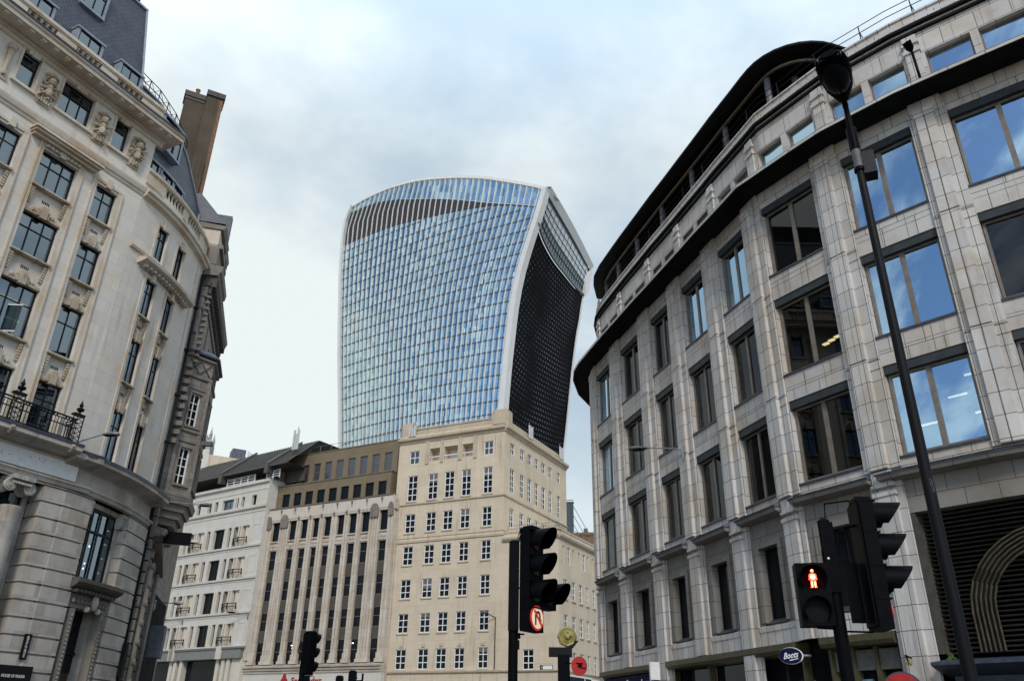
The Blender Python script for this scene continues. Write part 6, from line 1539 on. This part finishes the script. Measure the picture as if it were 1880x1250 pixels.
# ================================================================== SKY, SUN, CAMERA
SE,SA=R(40),R(176)   # sun height and compass bearing (clockwise from +Y)
w=bpy.data.worlds.new('World'); scene.world=w; w.use_nodes=True; nt=w.node_tree; N=nt.nodes.new; L=nt.links.new
bg=nt.nodes['Background']; out=nt.nodes['World Output']
sky=N('ShaderNodeTexSky'); sky.sky_type='NISHITA'; sky.sun_disc=False; sky.sun_elevation=SE; sky.sun_rotation=SA; sky.air_density=1.0; sky.dust_density=.6; sky.ozone_density=2.5
L(sky.outputs[0],bg.inputs[0]); bg.inputs[1].default_value=.12
g=N('ShaderNodeTexCoord').outputs['Generated']
sx=N('ShaderNodeSeparateXYZ'); L(g,sx.inputs[0])
def mth(op,a,b=None,c=None):
    n=N('ShaderNodeMath'); n.operation=op
    for i,v in enumerate((a,b,c)):
        if v is None: continue
        if hasattr(v,'links'): L(v,n.inputs[i])
        else: n.inputs[i].default_value=v
    return n.outputs[0]
den=mth('ADD',mth('MAXIMUM',sx.outputs[2],0.0),.35)
pv=N('ShaderNodeCombineXYZ'); L(mth('DIVIDE',sx.outputs[0],den),pv.inputs[0]); L(mth('DIVIDE',sx.outputs[1],den),pv.inputs[1]); pv.inputs[2].default_value=SKYZ
big=noise(nt,pv.outputs[0],.62,5,.52); det=noise(nt,pv.outputs[0],1.5,6,.58)
# cloud deck is closed ahead and breaks up to the south-west
cov=mth('ADD',big,mth('MULTIPLY',mth('MINIMUM',sx.outputs[1],.45),.75)); cov=mth('ADD',cov,mth('MULTIPLY',mth('SUBTRACT',det,.5),.9)); cov=mth('ADD',cov,.10); cov=mth('ADD',cov,mth('MULTIPLY_ADD',ramp(nt,sx.outputs[2],.08,.48),-.17,.12))
veil=noise(nt,mapping(nt,pv.outputs[0],(1.2,2.6,1)),2.7,6,.6); mask=mth('MAXIMUM',ramp(nt,cov,.50,.66),mth('MULTIPLY',ramp(nt,veil,.47,.66),.72))
f=mth('ADD',mth('MULTIPLY',big,.5),mth('MULTIPLY',det,.5)); shade=ramp(nt,f,.42,.57)
cc=mixc(nt,shade,(.40,.51,.62),(.75,.815,.82))
low=ramp(nt,sx.outputs[2],.02,.42); cc=mixc(nt,low,(.75,.835,.84),cc)
# overcast domes are brighter overhead
gain=mth('MULTIPLY_ADD',mth('MAXIMUM',mth('SUBTRACT',sx.outputs[2],.62),0.0),CLOUDZ,1.0)
gain=mth('ADD',gain,mth('MULTIPLY',ramp(nt,mth('MULTIPLY',sx.outputs[1],-1.0),.1,.7),CLOUDB))
b2=N('ShaderNodeBackground'); L(cc,b2.inputs[0]); L(mth('MULTIPLY',gain,CLOUD),b2.inputs[1])
mx=N('ShaderNodeMixShader'); L(mask,mx.inputs[0]); L(bg.outputs[0],mx.inputs[1]); L(b2.outputs[0],mx.inputs[2]); L(mx.outputs[0],out.inputs[0])
sd=bpy.data.lights.new('sun','SUN'); sd.energy=SUN; sd.angle=R(12); sd.color=(1,.95,.87); so=bpy.data.objects.new('sun',sd); col.objects.link(so)
dv=Vector((math.sin(SA)*math.cos(SE),math.cos(SA)*math.cos(SE),math.sin(SE))); so.rotation_euler=dv.to_track_quat('Z','Y').to_euler(); so.location=(0,0,60)
cam=bpy.data.cameras.new('camera'); co=bpy.data.objects.new('camera',cam); col.objects.link(co); scene.camera=co
cam.sensor_fit='HORIZONTAL'; cam.sensor_width=36; cam.lens=1467.27/1880*36; cam.clip_start=.1; cam.clip_end=3000
th,ro=R(26.046),R(-.9584); F=Vector((0,math.cos(th),math.sin(th))); U=Vector((0,-math.sin(th),math.cos(th))); X=Vector((1,0,0))
r_=X*math.cos(ro)-U*math.sin(ro); u_=X*math.sin(ro)+U*math.cos(ro)
co.matrix_world=Matrix(((r_.x,u_.x,-F.x,0),(r_.y,u_.y,-F.y,0),(r_.z,u_.z,-F.z,0),(0,0,0,1)))
vs=scene.view_settings; vs.view_transform='Standard'; vs.look='None'; vs.exposure=EXPO; vs.gamma=1; vs.use_curve_mapping=False
scene.cycles.max_bounces=6; scene.cycles.transparent_max_bounces=8; scene.cycles.sample_clamp_indirect=4
